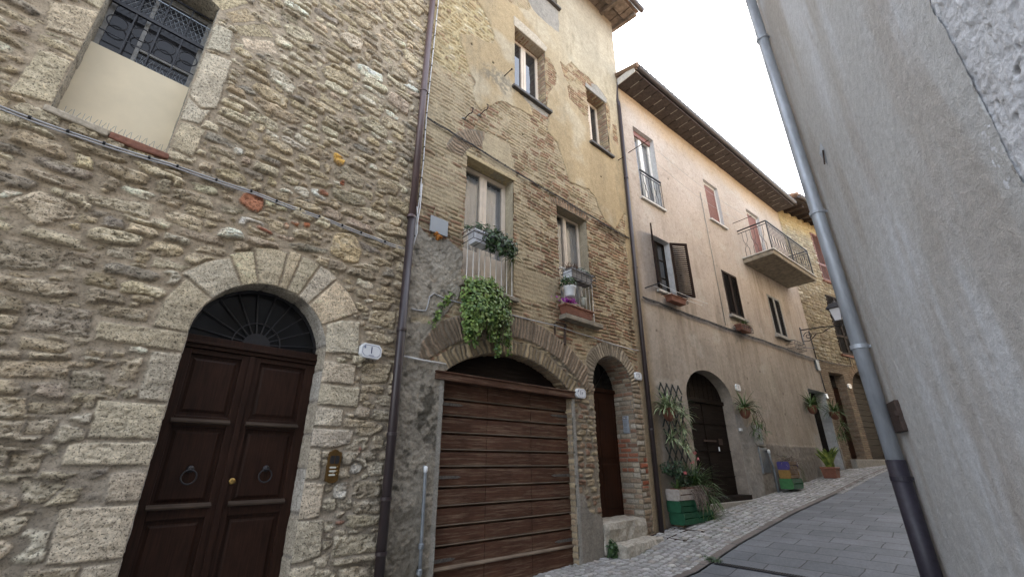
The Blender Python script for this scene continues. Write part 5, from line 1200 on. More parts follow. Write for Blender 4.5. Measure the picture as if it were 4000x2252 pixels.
cable('wall_cable', 'white upright cable beside the brown downpipe', 2, [cv, [(2.475, -.04, 5.3), (2.475, -.045, 4.9), (2.45, -.05, 4.6), (2.435, -.05, 4.3)], [(2.42, -.05, 4.9), (2.45, -.055, 4.7), (2.46, -.055, 4.5), (2.42, -.05, 4.3), (2.42, -.05, 3.0)]], .0085, M_CABLEW, .32, clipr=.013)
c2 = [(2.45, -.05, 6.51), (2.83, -.05, 6.50), (3.28, -.05, 6.48), (4.65, -.05, 6.405), (5.4, -.05, 6.40), (6.46, -.05, 6.36), (7.74, -.05, 6.33)]
cable('wall_cable', 'dark twin cable with ties above the first floor windows of the ochre house', 2, [sag(c2, .012, 6), [(a, b, c - .016) for a, b, c in sag(c2, .02, 6)]], .007, M_CABLED, .25, clipr=.013)
c3 = [(2.49, -.03, 3.42), (2.70, -.03, 3.44), (2.73, -.03, 3.55), (2.74, -.03, 3.65), (2.80, -.03, 3.71), (3.07, -.03, 3.68), (3.78, -.05, 3.68), (4.17, -.04, 3.71), (5.15, -.05, 3.74), (6.27, -.05, 3.71), (7.0, -.05, 3.69), (7.61, -.05, 3.71)]
cable('wall_cable', 'thin grey cable bent in an S left of the ivy above the garage arch', 2, [sag(c3, .006, 4)], .009, M_CABLE)
cable('wall_cable', 'short white cable left of the garage lintel', 2, [[(2.44, -.045, 2.80), (2.7, -.045, 2.79), (3.05, -.045, 2.79)]], .010, M_CABLEW)
c5 = [(7.75, -.05, 4.96), (8.33, -.05, 4.97), (9.21, -.05, 4.95), (10.45, -.05, 4.955), (12.21, -.05, 4.96), (13.71, -.05, 4.99), (15.2, -.05, 4.99), (18.15, -.05, 5.0)]
cable('wall_cable', 'dark cable bundle running along the pink house below its shutters', 3, [sag(c5, .015, 6), [(a, b - .01, c - .02) for a, b, c in sag(c5, .03, 6)], [(a, b, c + .015) for a, b, c in sag(c5, .008, 6)]], .010, M_CABLED, .3, clipr=.022)
cable('wall_cable', 'thin upright conduit right of the rose roller blind on the pink house', 3, [[(11.5, -.02, 9.3), (11.5, -.02, 5.05)]], .010, M_CONC)
c6 = [(17.2, -.05, 5.04), (18.6, -.06, 5.02), (19.4, -.05, 5.06), (19.55, -.05, 5.08), (19.56, -.05, 5.38), (25, -.05, 5.45)]
cable('wall_cable', 'dark cable on the far rubble house above its doors', 4, [sag(c6, .03, 5)], .014, M_CABLED)
cable('drain_conduit', 'pale conduit with a small grey box at the far corner of the pink house', 3, [[(18.0, -.03, 6.1), (18.0, -.03, 5.0)], [(18.02, -.03, 4.6), (18.05, -.03, 3.9)]], .018, M_CABLED)
jb = tag(MB().box(-.14, .14, -.07, 0, 0, .36).build('junction_box', M_METER, bevel=.01), 'small grey box under the cable at the far corner of the pink house', 'junction box'); place(jb, 3, 17.9, 0, 4.62)

def house_number(k, x, z, w, h, txt, label, y=-.05, sz=.11, mark=True, sub=False):
    t = thing('house_number', label, 'house number', k, x, y, z, 'white ceramic house numbers')
    def octo(w, h, c): return [(-w / 2 + c, -h / 2), (w / 2 - c, -h / 2), (w / 2, -h / 2 + c), (w / 2, h / 2 - c), (w / 2 - c, h / 2), (-w / 2 + c, h / 2), (-w / 2, h / 2 - c), (-w / 2, -h / 2 + c)]
    MB().prism(octo(w, h, .038), -.012, .045).build('plate', M_CERAM, t, bevel=.006)
    b = MB(); o1 = octo(w - .035, h - .035, .034); o2 = octo(w - .045, h - .045, .032)
    b.add([(p[0], -.0135, p[1]) for p in o1 + o2], [(i, (i + 1) % 8, (i + 1) % 8 + 8, i + 8) for i in range(8)]); b.build('border', M_BLUEL, t)
    text(txt, sz, M_BLUE, t, (0, -.0135, .005), 'numeral')
    if mark:                                   # small crest and makers' line
        m = MB(); cx, cz = -w / 2 + .045, h / 2 - .05
        m.prism([(cx - .010, cz + .012), (cx + .010, cz + .012), (cx + .010, cz - .004), (cx, cz - .016), (cx - .010, cz - .004)], -.0136, -.0125); m.box(cx - .007, cx + .007, -.0136, -.0125, cz + .014, cz + .022)
        if sub: m.box(-.03, .035, -.0136, -.0125, -h / 2 + .030, -h / 2 + .036)
        m.build('crest', M_BLUEL, t)
    return t
house_number(1, 2.315, 2.775, .255, .165, '1', 'white house number 1 on the rubble stone beside the arched double door', y=-.085, sub=True)
house_number(2, 5.72, 2.675, .235, .155, '1\u02b3' if False else '1r', 'white house number at the right end of the garage lintel', sz=.10)
house_number(2, 7.50, 3.18, .215, .15, '3', 'white house number right of the narrow arched entrance', sz=.10)
house_number(3, 11.52, 3.39, .25, .17, '5', 'white house number right of the arched doorway of the pink house', y=-.02, sz=.11)
house_number(4, 19.0, 4.25, .24, .17, '9', 'white house number between the two doors of the far rubble house', y=-.03, sz=.11)
house_number(3, 18.08, 3.75, .16, .17, '7', 'white house number beside the recessed doorway with the pale jamb', y=-.03, sz=.10, mark=False)
# brass intercom
t = thing('intercom', 'brass intercom plate with three name buttons on the rubble stone house', 'intercom', 1, 2.09, -.035, 1.42)
pts = [(-.062, .018), (-.03, .0), (0, -.006), (.03, .0), (.062, .018), (.070, .27), (.06, .288), (.04, .288), (.02, .305), (0, .31), (-.02, .305), (-.04, .288), (-.06, .288), (-.066, .27)]
MB().prism(pts, -.010, .03).build('plate', M_BRASS, t, bevel=.003)
for s in (-1, 1):
    MB().prism([(s * .004, .175), (s * .04, .175), (s * .048, .19), (s * .048, .235), (s * .04, .25), (s * .004, .25)], -.0115, -.0095).build('speaker_grille', M_IRONB, t)
for i in range(3):
    z = .14 - .034 * i
    MB().prism([(-.038, z - .008), (.018, z - .008), (.028, z), (.018, z + .008), (-.038, z + .008), (-.045, z)], -.014, -.0095).build('name_button', M_BUTTON, t, bevel=.002)
    MB().tube([(.036, -.016, z + .008), (.036, -.0095, z + .008)], .006, 8).build('push_button', M_BRASSB, t)
# aluminium intercom on the reveal of the narrow entrance
t = thing('intercom', 'aluminium intercom panel on the brick reveal of the narrow entrance', 'intercom', 2, 7.285, .19, 2.12, rot=R(-90))
MB().box(-.06, .06, -.022, .02, 0, .31).build('plate', M_ALU, t, bevel=.004)
MB().box(-.045, .045, -.0235, -.0215, .255, .285).build('name_plate', M_IRONB, t); MB().box(-.038, .012, -.0245, -.0236, .262, .278).box(.022, .038, -.0245, -.0236, .262, .278).build('name_card', M_CERAM, t)
for z in (.115, .035): MB().box(-.038, .034, -.0235, -.0215, z, z + .068).build('speaker_grille', M_GREYBOX, t)
# cover plate with orange foam
t = thing('cover_plate', 'square grey metal cover plate with orange foam below it on the ochre house', 'cover plate', 2, 2.79, -.05, 4.60)
MB().box(-.145, .145, -.02, .0, .0, .25).build('plate', M_GREYBOX, t, bevel=.003)
bm_ = MB()
for i in range(9): a = random.uniform(-.05, .06); bm_.lathe([(.0, -.03), (.028, -.015), (.03, .01), (.0, .03)], (a, .015 + random.uniform(-.02, .02), random.uniform(-.07, .02)), 8)
bm_.build('foam', M_ORANGE, t, smooth=True)
# iron hooks, rods, bracket
for x, z, lab in ((3.15, 6.93, 'left of the two rusty iron hooks above the brick relieving arch'), (3.46, 7.20, 'right of the two rusty iron hooks above the brick relieving arch')):
    t = thing('iron_hook', lab, 'hook', 2, x, 0, z, 'rusty hooks on the ochre house')
    MB().tube([(0, .02, 0), (.0, -.16, .015), (.01, -.20, .0), (.02, -.22, .03), (.02, -.23, .10), (.015, -.20, .13)], .009, 8).build('hook', M_RUST, t, smooth=True)
    MB().lathe([(.0, -.01), (.05, -.012), (.035, .02), (.0, .025)], (0, 0, 0), 12).build('mortar_pad', M_CONC, t, smooth=True)
def rod(name, lab, k, x, z, L, mat=M_RUST, r=.010, dz=0.0, grp='iron rods on the walls'):
    t = thing(name, lab, 'rod', k, x, 0, z, grp)
    MB().tube([(0, .03, 0), (0, -L, dz)], r, 8).build('rod', mat, t, smooth=True)
    MB().lathe([(0, -.014), (r * 1.8, -.01), (r * 1.8, .01), (0, .014)], (0, -L, dz), 8).build('rod_tip', mat, t); return t
rod('iron_rod', 'short iron rod left of the attic window with the stone lintel', 2, 4.01, 8.52, .24)
rod('iron_rod', 'short iron rod at the right edge of the ochre house below the small attic window', 3, 7.42, 8.46, .2)
rod('iron_rod', 'long iron rod in front of the white french window holding clothes lines', 3, 7.96, 8.99, .6)
rod('iron_rod', 'long iron rod left of the balcony holding the far end of the clothes lines', 3, 13.45, 8.92, .58)
rod('iron_rod', 'dark rod below the open shutter of the pink house', 3, 7.95, 5.24, .40, M_IRONB, .014)
for i, (o1, o2, s) in enumerate(((-.55, -.5, .16), (-.32, -.26, .28))):
    t = cable('clothes_line', ('outer' if i == 0 else 'inner') + ' of the two thin clothes lines between the rods high on the pink house', 3, [sag([(7.96, o1, 8.99), (13.45, o2, 8.92)], s, 24)], .0035, M_CABLE); t['category'] = 'clothes line'
for i, (o, zz) in enumerate(((-.36, 5.245), (-.22, 5.235))):
    t = cable('clothes_line', ('outer' if i == 0 else 'inner') + ' of the two white cords under the window with the open brown shutter', 3, [sag([(7.95, o, zz), (10.0, o, zz - .01)], .03, 10)], .005, M_ROPE); t['category'] = 'clothes line'
t = thing('iron_bracket', 'rusty iron bracket below the terracotta flower box on the ochre house', 'bracket', 2, 5.20, 0, 3.46, None)
m = MB(); m.box(-.035, .0, -.02, .0, 0, .36).box(.0, .22, -.03, -.01, -.0, .025).box(.0, .24, -.05, -.02, .335, .36); m.hexa([(.17, -.05, .0), (.21, -.05, .0), (.21, -.02, .0), (.17, -.02, .0)], [(.21, -.05, .35), (.25, -.05, .35), (.25, -.02, .35), (.21, -.02, .35)])
m.build('bracket', M_RUST, t, bevel=.004)

# ------------------------------------------------------------------ plants
rnd = random.Random(5)
def uvec(): 
    while True:
        v = Vector((rnd.uniform(-1, 1), rnd.uniform(-1, 1), rnd.uniform(-1, 1)))
        if .05 < v.length < 1: return v.normalized()
def leaf_cloud(m, c, rad, n, L, shape=0, out=1.0, up=.3, clump=0):
    cl = [Vector((rnd.gauss(0, .5), rnd.gauss(0, .5), rnd.gauss(0, .5))) for _ in range(clump)]
    for i in range(n):
        d = uvec()
        if clump: d = (cl[rnd.randrange(clump)] + d * .34)
        else: d = d * (rnd.random() ** .4)
        p = Vector((c[0] + d.x * rad[0], c[1] + d.y * rad[1], c[2] + d.z * rad[2]))
        nr = (d * out + Vector((0, -.5, up)) + uvec() * .6); l = L * rnd.uniform(.6, 1.25)
        m.leaf(p, nr, (rnd.uniform(-.7, .7), rnd.uniform(-.4, .4), rnd.uniform(-1, .2)), l, l * (.95 if shape == 0 else .55), shape)
def spider(m, c, n, L, w, spread=1.0, droop=1.6, zmin=.1, face=None):
    for i in range(n):
        a = rnd.uniform(0, 2 * math.pi); e = rnd.uniform(zmin, 1.3)
        d = Vector((math.cos(a) * math.cos(e) * spread, math.sin(a) * math.cos(e) * spread, math.sin(e)))
        if face: d += Vector(face)
        m.blade(Vector(c) + Vector((rnd.uniform(-.02, .02), rnd.uniform(-.02, .02), 0)), d, L * rnd.uniform(.55, 1.15), w * rnd.uniform(.7, 1.2), droop * rnd.uniform(.6, 1.3), 6, a)
def planter_box(par, w, d, h, mat, taper=.03, name='box', rim=.012, z=0.0):
    m = MB(); t = taper
    m.hexa([(-w / 2 + t, -d + t * .6, z), (w / 2 - t, -d + t * .6, z), (w / 2 - t, -t * .4, z), (-w / 2 + t, -t * .4, z)], [(-w / 2, -d, z + h), (w / 2, -d, z + h), (w / 2, 0, z + h), (-w / 2, 0, z + h)])
    m.box(-w / 2 - rim, w / 2 + rim, -d - rim, rim, z + h - .03, z + h - .001)
    o = m.build(name, mat, par, bevel=.006)
    MB().box(-w / 2 + .01, w / 2 - .01, -d + .01, -.01, z + h - .004, z + h + .006).build('soil', M_SOIL, o); return o
def wire_rack(par, w, d, h):
    m = MB()
    for z in (.0, h * .55, h * .95):
        m.tube([(-w / 2, .03, z), (-w / 2, -d, z), (w / 2, -d, z), (w / 2, .03, z)], .006, 6)
    for i in range(6): x = -w / 2 + w * i / 5; m.tube([(x, .0, 0), (x, -d, 0), (x, -d, h * .95)], .005, 6)
    return m.build('wire_rack', M_IRONB, par)
# ivy below the left balcony door
t = thing('ivy_plant', 'lush green ivy hanging under the left french window above the garage arch', 'ivy', 2, 3.62, -.15, 3.95)
m = MB()
for cx, cy, cz, rx, ry, rz, n in ((0, 0, -.14, .46, .17, .26, 900), (-.08, -.04, -.38, .40, .18, .26, 700), (.16, -.04, -.34, .30, .15, .26, 420), (-.25, -.02, -.60, .17, .12, .22, 330), (.32, 0, -.56, .10, .10, .22, 170), (.10, -.02, -.62, .10, .08, .16, 110), (-.05, .0, .06, .40, .12, .10, 240)):
    leaf_cloud(m, (cx, cy, cz), (rx, ry, rz), int(n * 1.6), .047, 0, .9)
for x, z0, z1 in ((.17, -.6, -.92), (.20, -.62, -.98), (.40, -.55, -.92), (-.36, -.6, -.86), (-.20, -.7, -.88), (.05, .05, .24)):
    n = int(abs(z1 - z0) * 90)
    for i in range(n): leaf_cloud(m, (x + rnd.gauss(0, .02), -.02, z0 + (z1 - z0) * i / n), (.03, .04, .02), 2, .045, 0, .9)
m.build('foliage', M_IVY, t)
m = MB()
for i in range(14):
    x = rnd.uniform(-.3, .35); m.tube([(x * .6, .1, .05), (x, -.08, -.1), (x * 1.1, -.1, -.5), (x * 1.1 + .02, -.05, -.8)], .004, 5)
m.build('stems', M_STEM, t)
t = thing('ivy_sprig', 'thin ivy sprig clinging to the grey render left of the big ivy', 'ivy', 2, 2.92, -.03, 3.7)
m = MB()
for i in range(70): u = i / 70; leaf_cloud(m, (-.12 + .28 * u + rnd.gauss(0, .03), -.02, -.42 + .5 * u + rnd.gauss(0, .03)), (.03, .02, .03), 1, .05, 0, .3)
m.build('foliage', M_IVY, t); MB().tube([(-.12, 0, -.42), (0, -.01, -.2), (.2, 0, .1)], .004, 5).build('stems', M_STEM, t)
# planter on the left railing
t = thing('flower_box', 'pale planter with dark trailing greenery in a wire rack on the left white railing', 'flower box', 2, 3.62, -.09, 4.58)
planter_box(t, .72, .20, .19, M_PLANTERW, .03); wire_rack(t, .84, .25, .19)
m = MB(); leaf_cloud(m, (.0, -.12, .27), (.40, .16, .12), 260, .085, 1, .8, .5); leaf_cloud(m, (.12, -.22, .10), (.36, .10, .16), 260, .085, 1, .8, .2); leaf_cloud(m, (.36, -.12, .16), (.14, .14, .16), 120, .08, 1, .8, .3); leaf_cloud(m, (-.40, -.08, .24), (.12, .06, .05), 26, .07, 1, .8, .4)
m.build('foliage', M_IVYD, t)
m = MB(); spider(m, (.05, -.1, .2), 36, .30, .016, 1, 1.4); spider(m, (.40, -.16, -.02), 30, .24, .014, 1, 2.2, -.4); m.build('grass_blades', M_SPIDERG, t)
# planters on the right railing
t = thing('flower_box', 'grey planter with reddish and silvery succulents on the right white railing', 'flower box', 2, 5.68, -.09, 4.60)
planter_box(t, .60, .19, .20, M_PLANTERD, .03); wire_rack(t, .66, .22, .20)
MB().box(-.302, -.285, -.19, 0, .02, .19).build('end_panel', M_PLANTERW, t)
m = MB()
for i in range(90): x = rnd.uniform(-.3, .02); m.blade((x, rnd.uniform(-.16, -.03), .2), (rnd.uniform(-.8, .5), rnd.uniform(-.6, .4), rnd.uniform(.4, 1)), rnd.uniform(.07, .19), .010, .6, 4)
m.build('red_stems', M_REDPL, t)
m = MB(); leaf_cloud(m, (.06, -.1, .26), (.16, .10, .08), 160, .045, 1, .6, .8); m.build('silver_leaves', M_GREYPL, t)
m = MB(); leaf_cloud(m, (.20, -.13, .23), (.10, .08, .06), 90, .05, 1, .6, .6); m.build('green_leaves', M_IVYD, t)
t = thing('hanging_pot', 'white round hanging pot of green leaves below the grey planter', 'plant pot', 2, 5.40, -.20, 4.27)
MB().lathe([(.072, 0), (.082, .02), (.10, .14), (.115, .155), (.118, .18), (.108, .185), (.095, .16)], (0, 0, 0), 24).build('pot', M_CERAM, t, smooth=True)
MB().lathe([(.0, .15), (.1, .155)], (0, 0, 0), 16, cap=False).build('soil', M_SOIL, t)
MB().tube([(-.02, -.11, .18), (-.03, .07, .52)], .006, 6).tube([(.11, .0, .18), (-.02, .07, .52)], .006, 6).build('hanger', M_CERAM, t)
m = MB(); leaf_cloud(m, (-.05, -.02, .27), (.17, .13, .10), 230, .06, 1, .8, .5); m.build('foliage', M_IVYD, t)
t = thing('hanging_pot', 'small pale hanging pot right of the white hanging pot', 'plant pot', 2, 5.82, -.14, 4.22)
MB().lathe([(.045, 0), (.062, .13), (.066, .135), (.060, .14)], (0, 0, 0), 18).build('pot', M_BUTTON, t, smooth=True); MB().tube([(-.06, 0, .13), (0, .03, .36)], .003, 5).tube([(.06, 0, .13), (0, .03, .36)], .003, 5).build('hanger', M_IRONB, t)
m = MB(); leaf_cloud(m, (0, 0, .17), (.05, .05, .05), 20, .04, 1); m.build('foliage', M_IVYD, t)
t = thing('flower_box', 'long terracotta flower box with magenta cyclamen on the right window sill', 'flower box', 2, 5.66, -.02, 3.966)
planter_box(t, .74, .18, .17, M_TERRA, .04)
m = MB()
for i in range(120): p = (rnd.gauss(-.2, .09), rnd.uniform(-.15, -.03), .24 + rnd.uniform(-.02, .05)); m.leaf(p, (rnd.uniform(-1, 1), -1, rnd.uniform(-.2, 1)), (rnd.uniform(-1, 1), 0, 1), .045, .04, 1)
m.build('blossoms', M_MAG, t); m = MB(); leaf_cloud(m, (-.15, -.09, .19), (.2, .08, .05), 90, .05, 0, .5, .6); leaf_cloud(m, (.2, -.09, .18), (.12, .05, .02), 14, .04, 0, .5, .6); m.build('foliage', M_IVYD, t)
# window boxes of the pink house
t = thing('flower_box', 'empty brick red flower box under the window with the open brown shutter', 'flower box', 3, 8.92, -.06, 5.05)
planter_box(t, .62, .18, .15, M_TERRA, .03); m = MB(); m.tube([(-.36, .05, .17), (-.36, -.2, .17), (.36, -.2, .17), (.36, .05, .17)], .007, 6); m.ring((.42, -.14, .10), .03, .007, 12, 5); m.build('rack', M_IRONB, t)
t = thing('flower_box', 'small terracotta box with spiky green leaves under the closed brown shutters', 'flower box', 3, 12.25, -.06, 4.97)
planter_box(t, .62, .18, .17, M_TERRA, .03); wire_rack(t, .66, .2, .14); m = MB(); spider(m, (0, -.08, .17), 60, .26, .02, 1.3, 1.2); spider(m, (.2, -.1, .17), 40, .24, .02, 1.3, 1.5); m.build('foliage', M_SPIDERG, t)
t = thing('wire_basket', 'empty iron wire basket below the grey framed shutters', 'basket', 3, 15.9, -.05, 5.02)
m = MB()
for z in (0, .12, .24): m.tube([(-.45, .03, z), (-.45, -.24, z), (.45, -.24, z), (.45, .03, z)], .009, 6)
for i in range(8): x = -.45 + .9 * i / 7; m.tube([(x, 0, 0), (x, -.24, 0), (x, -.24, .24)], .007, 6)
m.tube([(.45, -.24, .12), (1.2, -.28, .22)], .012, 6); m.build('basket', M_IRONB, t)
# trellis with hanging spider plants
t = thing('trellis', 'dark green diamond lattice trellis on the pink house beside the thin downpipe', 'trellis', 3, 8.35, -.03, 1.35)
m = MB(); W_, H_ = .86, 1.80
def seg_clip(x0, dx):
    pass
n = 16
for i in range(-12, 12):
    for s in (1, -1):
        # slat line: x = x0 + s*z*.62
        x0 = i * .215
        zs_ = [z for z in np.linspace(0, H_, 60) if -W_ / 2 <= x0 + s * z * .62 - s * H_ * .31 <= W_ / 2]
        if len(zs_) > 3:
            za, zb = zs_[0], zs_[-1]; xa, xb = x0 + s * za * .62 - s * H_ * .31, x0 + s * zb * .62 - s * H_ * .31; dy = 0 if s > 0 else -.012
            m.hexa([(xa - .019, dy - .011, za), (xa + .019, dy - .011, za), (xa + .019, dy - .002, za), (xa - .019, dy - .002, za)], [(xb - .019, dy - .011, zb), (xb + .019, dy - .011, zb), (xb + .019, dy - .002, zb), (xb - .019, dy - .002, zb)])
m.build('lattice', M_TRELLIS, t)
def wall_pot(k, x, y, z, label, r=.14, blades=90, L=.42, mat=M_SPIDER, runners=(), w=.020, cat='potted plant', pot=M_TERRA):
    t = thing('hanging_plant', label, cat, k, x, y, z, None)
    MB().lathe([(.0, -.02), (r * .45, .0), (r * .8, .06), (r * .97, .14), (r, .20), (r * 1.06, .205), (r * 1.06, .235), (r * .92, .235), (r * .88, .2)], (0, 0, 0), 22, cap=False).build('pot', pot, t, smooth=True)
    MB().lathe([(0, .2), (r * .9, .2)], (0, 0, 0), 18, cap=False).build('soil', M_SOIL, t)
    m = MB(); spider(m, (0, 0, .2), blades, L, w, 1.0, 1.7, .05, (0, -.15, .1)); 
    for (dx, dy, dz, nb, l) in runners: spider(m, (dx, dy, dz), nb, l, w * .85, 1.0, 1.9, -.5, (0, -.2, 0))
    m.build('foliage', mat, t)
    if runners:
        q = MB()
        for (dx, dy, dz, nb, l) in runners: q.tube([(0, -.03, .22), (dx * .5, dy - .12, .16), (dx, dy - .03, dz * .5 + .05), (dx, dy, dz)], .004, 5)
        q.build('runners', M_STEM, t)
    return t
wall_pot(3, 7.98, -.17, 2.38, 'terracotta wall pot with a big variegated spider plant on the dark green trellis', .125, 110, .50, M_SPIDER, ((.42, -.04, .12, 34, .36), (.36, -.05, -.14, 30, .32), (-.10, -.04, -.34, 34, .34), (.28, -.04, -.46, 34, .32)), w=.028)
wall_pot(3, 11.30, -.17, 2.62, 'terracotta wall pot with trailing green spider plant between arched doorway and meter box', .125, 100, .52, M_SPIDERG, ((.35, -.03, -.05, 20, .25), (.5, -.02, -.14, 20, .22), (.28, -.02, -.30, 26, .24), (.72, -.02, -.16, 22, .2), (.9, -.02, -.28, 16, .18), (.42, -.04, -.42, 20, .2)))
wall_pot(3, 15.95, -.16, 3.02, 'terracotta wall pot with grassy leaves left of the recessed doorway', .13, 140, .60, M_SPIDERG, ())
wall_pot(3, 17.75, -.20, 2.95, 'wall pot of drooping grassy leaves right of the recessed doorway', .15, 130, .6, M_SPIDERG, ((.3, -.05, -.2, 40, .45), (.15, -.05, -.5, 30, .4), (-.25, -.03, -.55, 24, .3)))
# fruit crates
def crate(label, x, y, z, w, d, h, mend, mslat, grp, k=3):
    t = thing('wooden_crate', label, 'crate', k, x, y, z, grp)
    pts = [(.0, .02), (-.03, .0), (-d + .03, .0), (-d, .03), (-d - .012, h * .5), (-d, h - .02), (-d + .02, h), (-.02, h), (0, h - .03)]
    for xa in (0, w - .014):
        MB().prismx([(a, b) for a, b in pts], xa, xa + .014).build('end_panel', mend, t, bevel=.003)
    m = MB(); sh = h / 2 - .008
    for j in range(2): m.box(.015, w - .015, -d + .0, -d + .010, .008 + j * (sh + .012), .004 + sh + j * (sh + .012)); m.box(.015, w - .015, -.012, -.002, .008 + j * (sh + .012), .004 + sh + j * (sh + .012))
    m.box(.015, w - .015, -d + .012, -.013, .01, .018)
    m.build('slats', mslat, t, bevel=.002); return t
zc = .575; g_ = 'stacked painted fruit crates beside the trellis'
crate('green crate at the bottom left of the stack by the trellis', 7.78, -.03, zc, .50, .30, .195, M_GREEN, M_GREEN, g_); crate('green crate at the bottom right of the stack by the trellis', 8.285, -.03, zc, .50, .30, .195, M_GREEN, M_GREEN, g_)
crate('green crate in the middle left of the stack by the trellis', 7.76, -.02, zc + .197, .50, .28, .19, M_GREEN, M_GREEN, g_); crate('green crate in the middle right of the stack by the trellis', 8.265, -.02, zc + .197, .50, .28, .19, M_GREEN, M_GREEN, g_)
crate('whitewashed crate on the top left of the stack by the trellis', 7.76, -.02, zc + .389, .50, .29, .19, M_CRATEW, M_CRATEW, g_); crate('bare wooden crate under dry stems on the top right of the stack', 8.265, -.02, zc + .389, .50, .29, .19, M_CRATEN, M_CRATEN, g_)
for x in (7.9, 8.5): tag(place(MB().box(-.03, .03, -.25, -.05, -.12, .0).build('wood_block', M_CRATEN), 3, x, 0, zc), 'wooden block under the %s green crate' % ('left' if x < 8 else 'right'), 'wood block')
def pot_thing(label, k, x, y, z, r, h, mat, cat='plant pot', name='plant_pot', sq=False):
    t = thing(name, label, cat, k, x, y, z)
    if sq: 
        m = MB(); m.hexa([(-r * .78, -r * .78, 0), (r * .78, -r * .78, 0), (r * .78, r * .78, 0), (-r * .78, r * .78, 0)], [(-r * .95, -r * .95, h), (r * .95, -r * .95, h), (r * .95, r * .95, h), (-r * .95, r * .95, h)]); m.box(-r, r, -r, r, h - .06, h - .001); m.build('pot', mat, t, bevel=.012)
    else: MB().lathe([(r * .7, 0), (r * .95, h * .8), (r, h * .82), (r, h), (r * .88, h), (r * .86, h * .85)], (0, 0, 0), 24).build('pot', mat, t, smooth=True)
    m = MB(); m.lathe([(0, h * .9), (r * .87, h * .9)], (0, 0, 0), 18, cap=False); m.build('soil', M_SOIL, t); return t
zt = zc + .42
t = pot_thing('terracotta pot of sparse green leaves in the whitewashed crate', 3, 7.93, -.16, zt, .12, .17, M_TERRA); m = MB(); spider(m, (0, 0, .15), 16, .26, .026, .8, .7); m.build('foliage', M_SPIDERG, t)
t = pot_thing('wide terracotta bowl with a dark rose bush in front of the trellis', 3, 8.22, -.14, zt + .02, .15, .17, M_TERRA)
m = MB(); leaf_cloud(m, (-.02, .0, .44), (.36, .20, .26), 520, .06, 1, .5, .4, 14); leaf_cloud(m, (.0, .0, .30), (.24, .16, .2), 220, .055, 1, .5, .4); m.build('foliage', M_BUSH, t)
m = MB()
for i in range(16): a = uvec(); m.tube([(0, 0, .15), (a.x * .12, a.y * .08, .35), (a.x * .32, a.y * .16, .55 + a.z * .25)], .004, 5)
m.build('stems', M_STEM, t)
m = MB()
for cx, cz in ((.30, .78), (.16, .60), (-.16, .42), (.38, .66), (.05, .80)):
    for i in range(14): d = uvec(); m.leaf((cx + d.x * .025, -.16 + d.y * .025, cz + d.z * .02), d + Vector((0, -.4, .3)), uvec(), .035, .034, 1)
m.build('blossoms', M_PINKF, t)
t = pot_thing('pot of long drooping grassy leaves in the bare wooden crate', 3, 8.55, -.15, zt, .12, .17, M_TERRA)
m = MB(); spider(m, (.0, -.02, .2), 130, .62, .020, 1.0, 1.3, .2); spider(m, (.16, -.10, .0), 90, .5, .018, .9, 2.2, -.3, (.2, -.3, 0)); spider(m, (.24, -.14, -.38), 130, .42, .014, .9, 2.0, -.6, (.2, -.3, 0)); m.build('foliage', M_SPIDERG, t)
t = thing('dry_plant', 'withered pale stems hanging over the front of the crates', 'dead plant', 3, 8.36, -.30, zt + .12)
m = MB()
for i in range(110): x = rnd.gauss(0, .11); m.blade((x, rnd.uniform(-.04, .02), rnd.uniform(-.05, .06)), (rnd.uniform(-.5, .5), -.35, rnd.uniform(-.8, .5)), rnd.uniform(.10, .42), .012, 2.4, 5, 0, .5)
m.build('stems', M_DRY, t)
# second stack of crates
g2 = 'small painted crates in front of the grey cement foot'
z2 = gw(3, 12.9, -.15) + .05
crate('light green crate at the bottom of the three coloured crates', 12.55, -.12, z2, .62, .30, .235, M_GREENL, M_GREEN, g2); crate('amber crate in the middle of the three coloured crates', 12.56, -.14, z2 + .237, .52, .27, .20, M_AMBER, M_CRATEN, g2); crate('violet crate on top of the three coloured crates', 12.56, -.14, z2 + .439, .52, .28, .19, M_VIOLET, M_CRATEN, g2)
t = thing('dry_plant', 'leafless tangle of grey stems in the violet crate', 'dead plant', 3, 12.85, -.28, z2 + .58)
m = MB()
for i in range(150): m.blade((rnd.gauss(.05, .14), rnd.uniform(-.08, .08), rnd.uniform(-.08, .06)), (rnd.uniform(-.9, .9), rnd.uniform(-.7, .3), rnd.uniform(-.3, 1)), rnd.uniform(.14, .44), .010, 1.9, 5, 0, .5)
m.build('stems', M_DRY, t); m = MB(); leaf_cloud(m, (.30, .1, .02), (.26, .12, .2), 160, .05, 1, .4, .5); m.build('foliage', M_BUSH, t)
t = pot_thing('square terracotta pot of broad yellow green leaves on the cobbles', 3, 15.62, -.33, gw(3, 15.6, -.3), .20, .30, M_TERRA, 'potted plant', 'potted_plant', True)
m = MB()
for i in range(34): a = rnd.uniform(0, 6.28); m.blade((rnd.uniform(-.07, .07), rnd.uniform(-.07, .07), .28), (math.cos(a) * .42, math.sin(a) * .42, 1), rnd.uniform(.38, .70), rnd.uniform(.08, .12), .75, 6, a, .25)
m.build('foliage', M_ASPI, t)
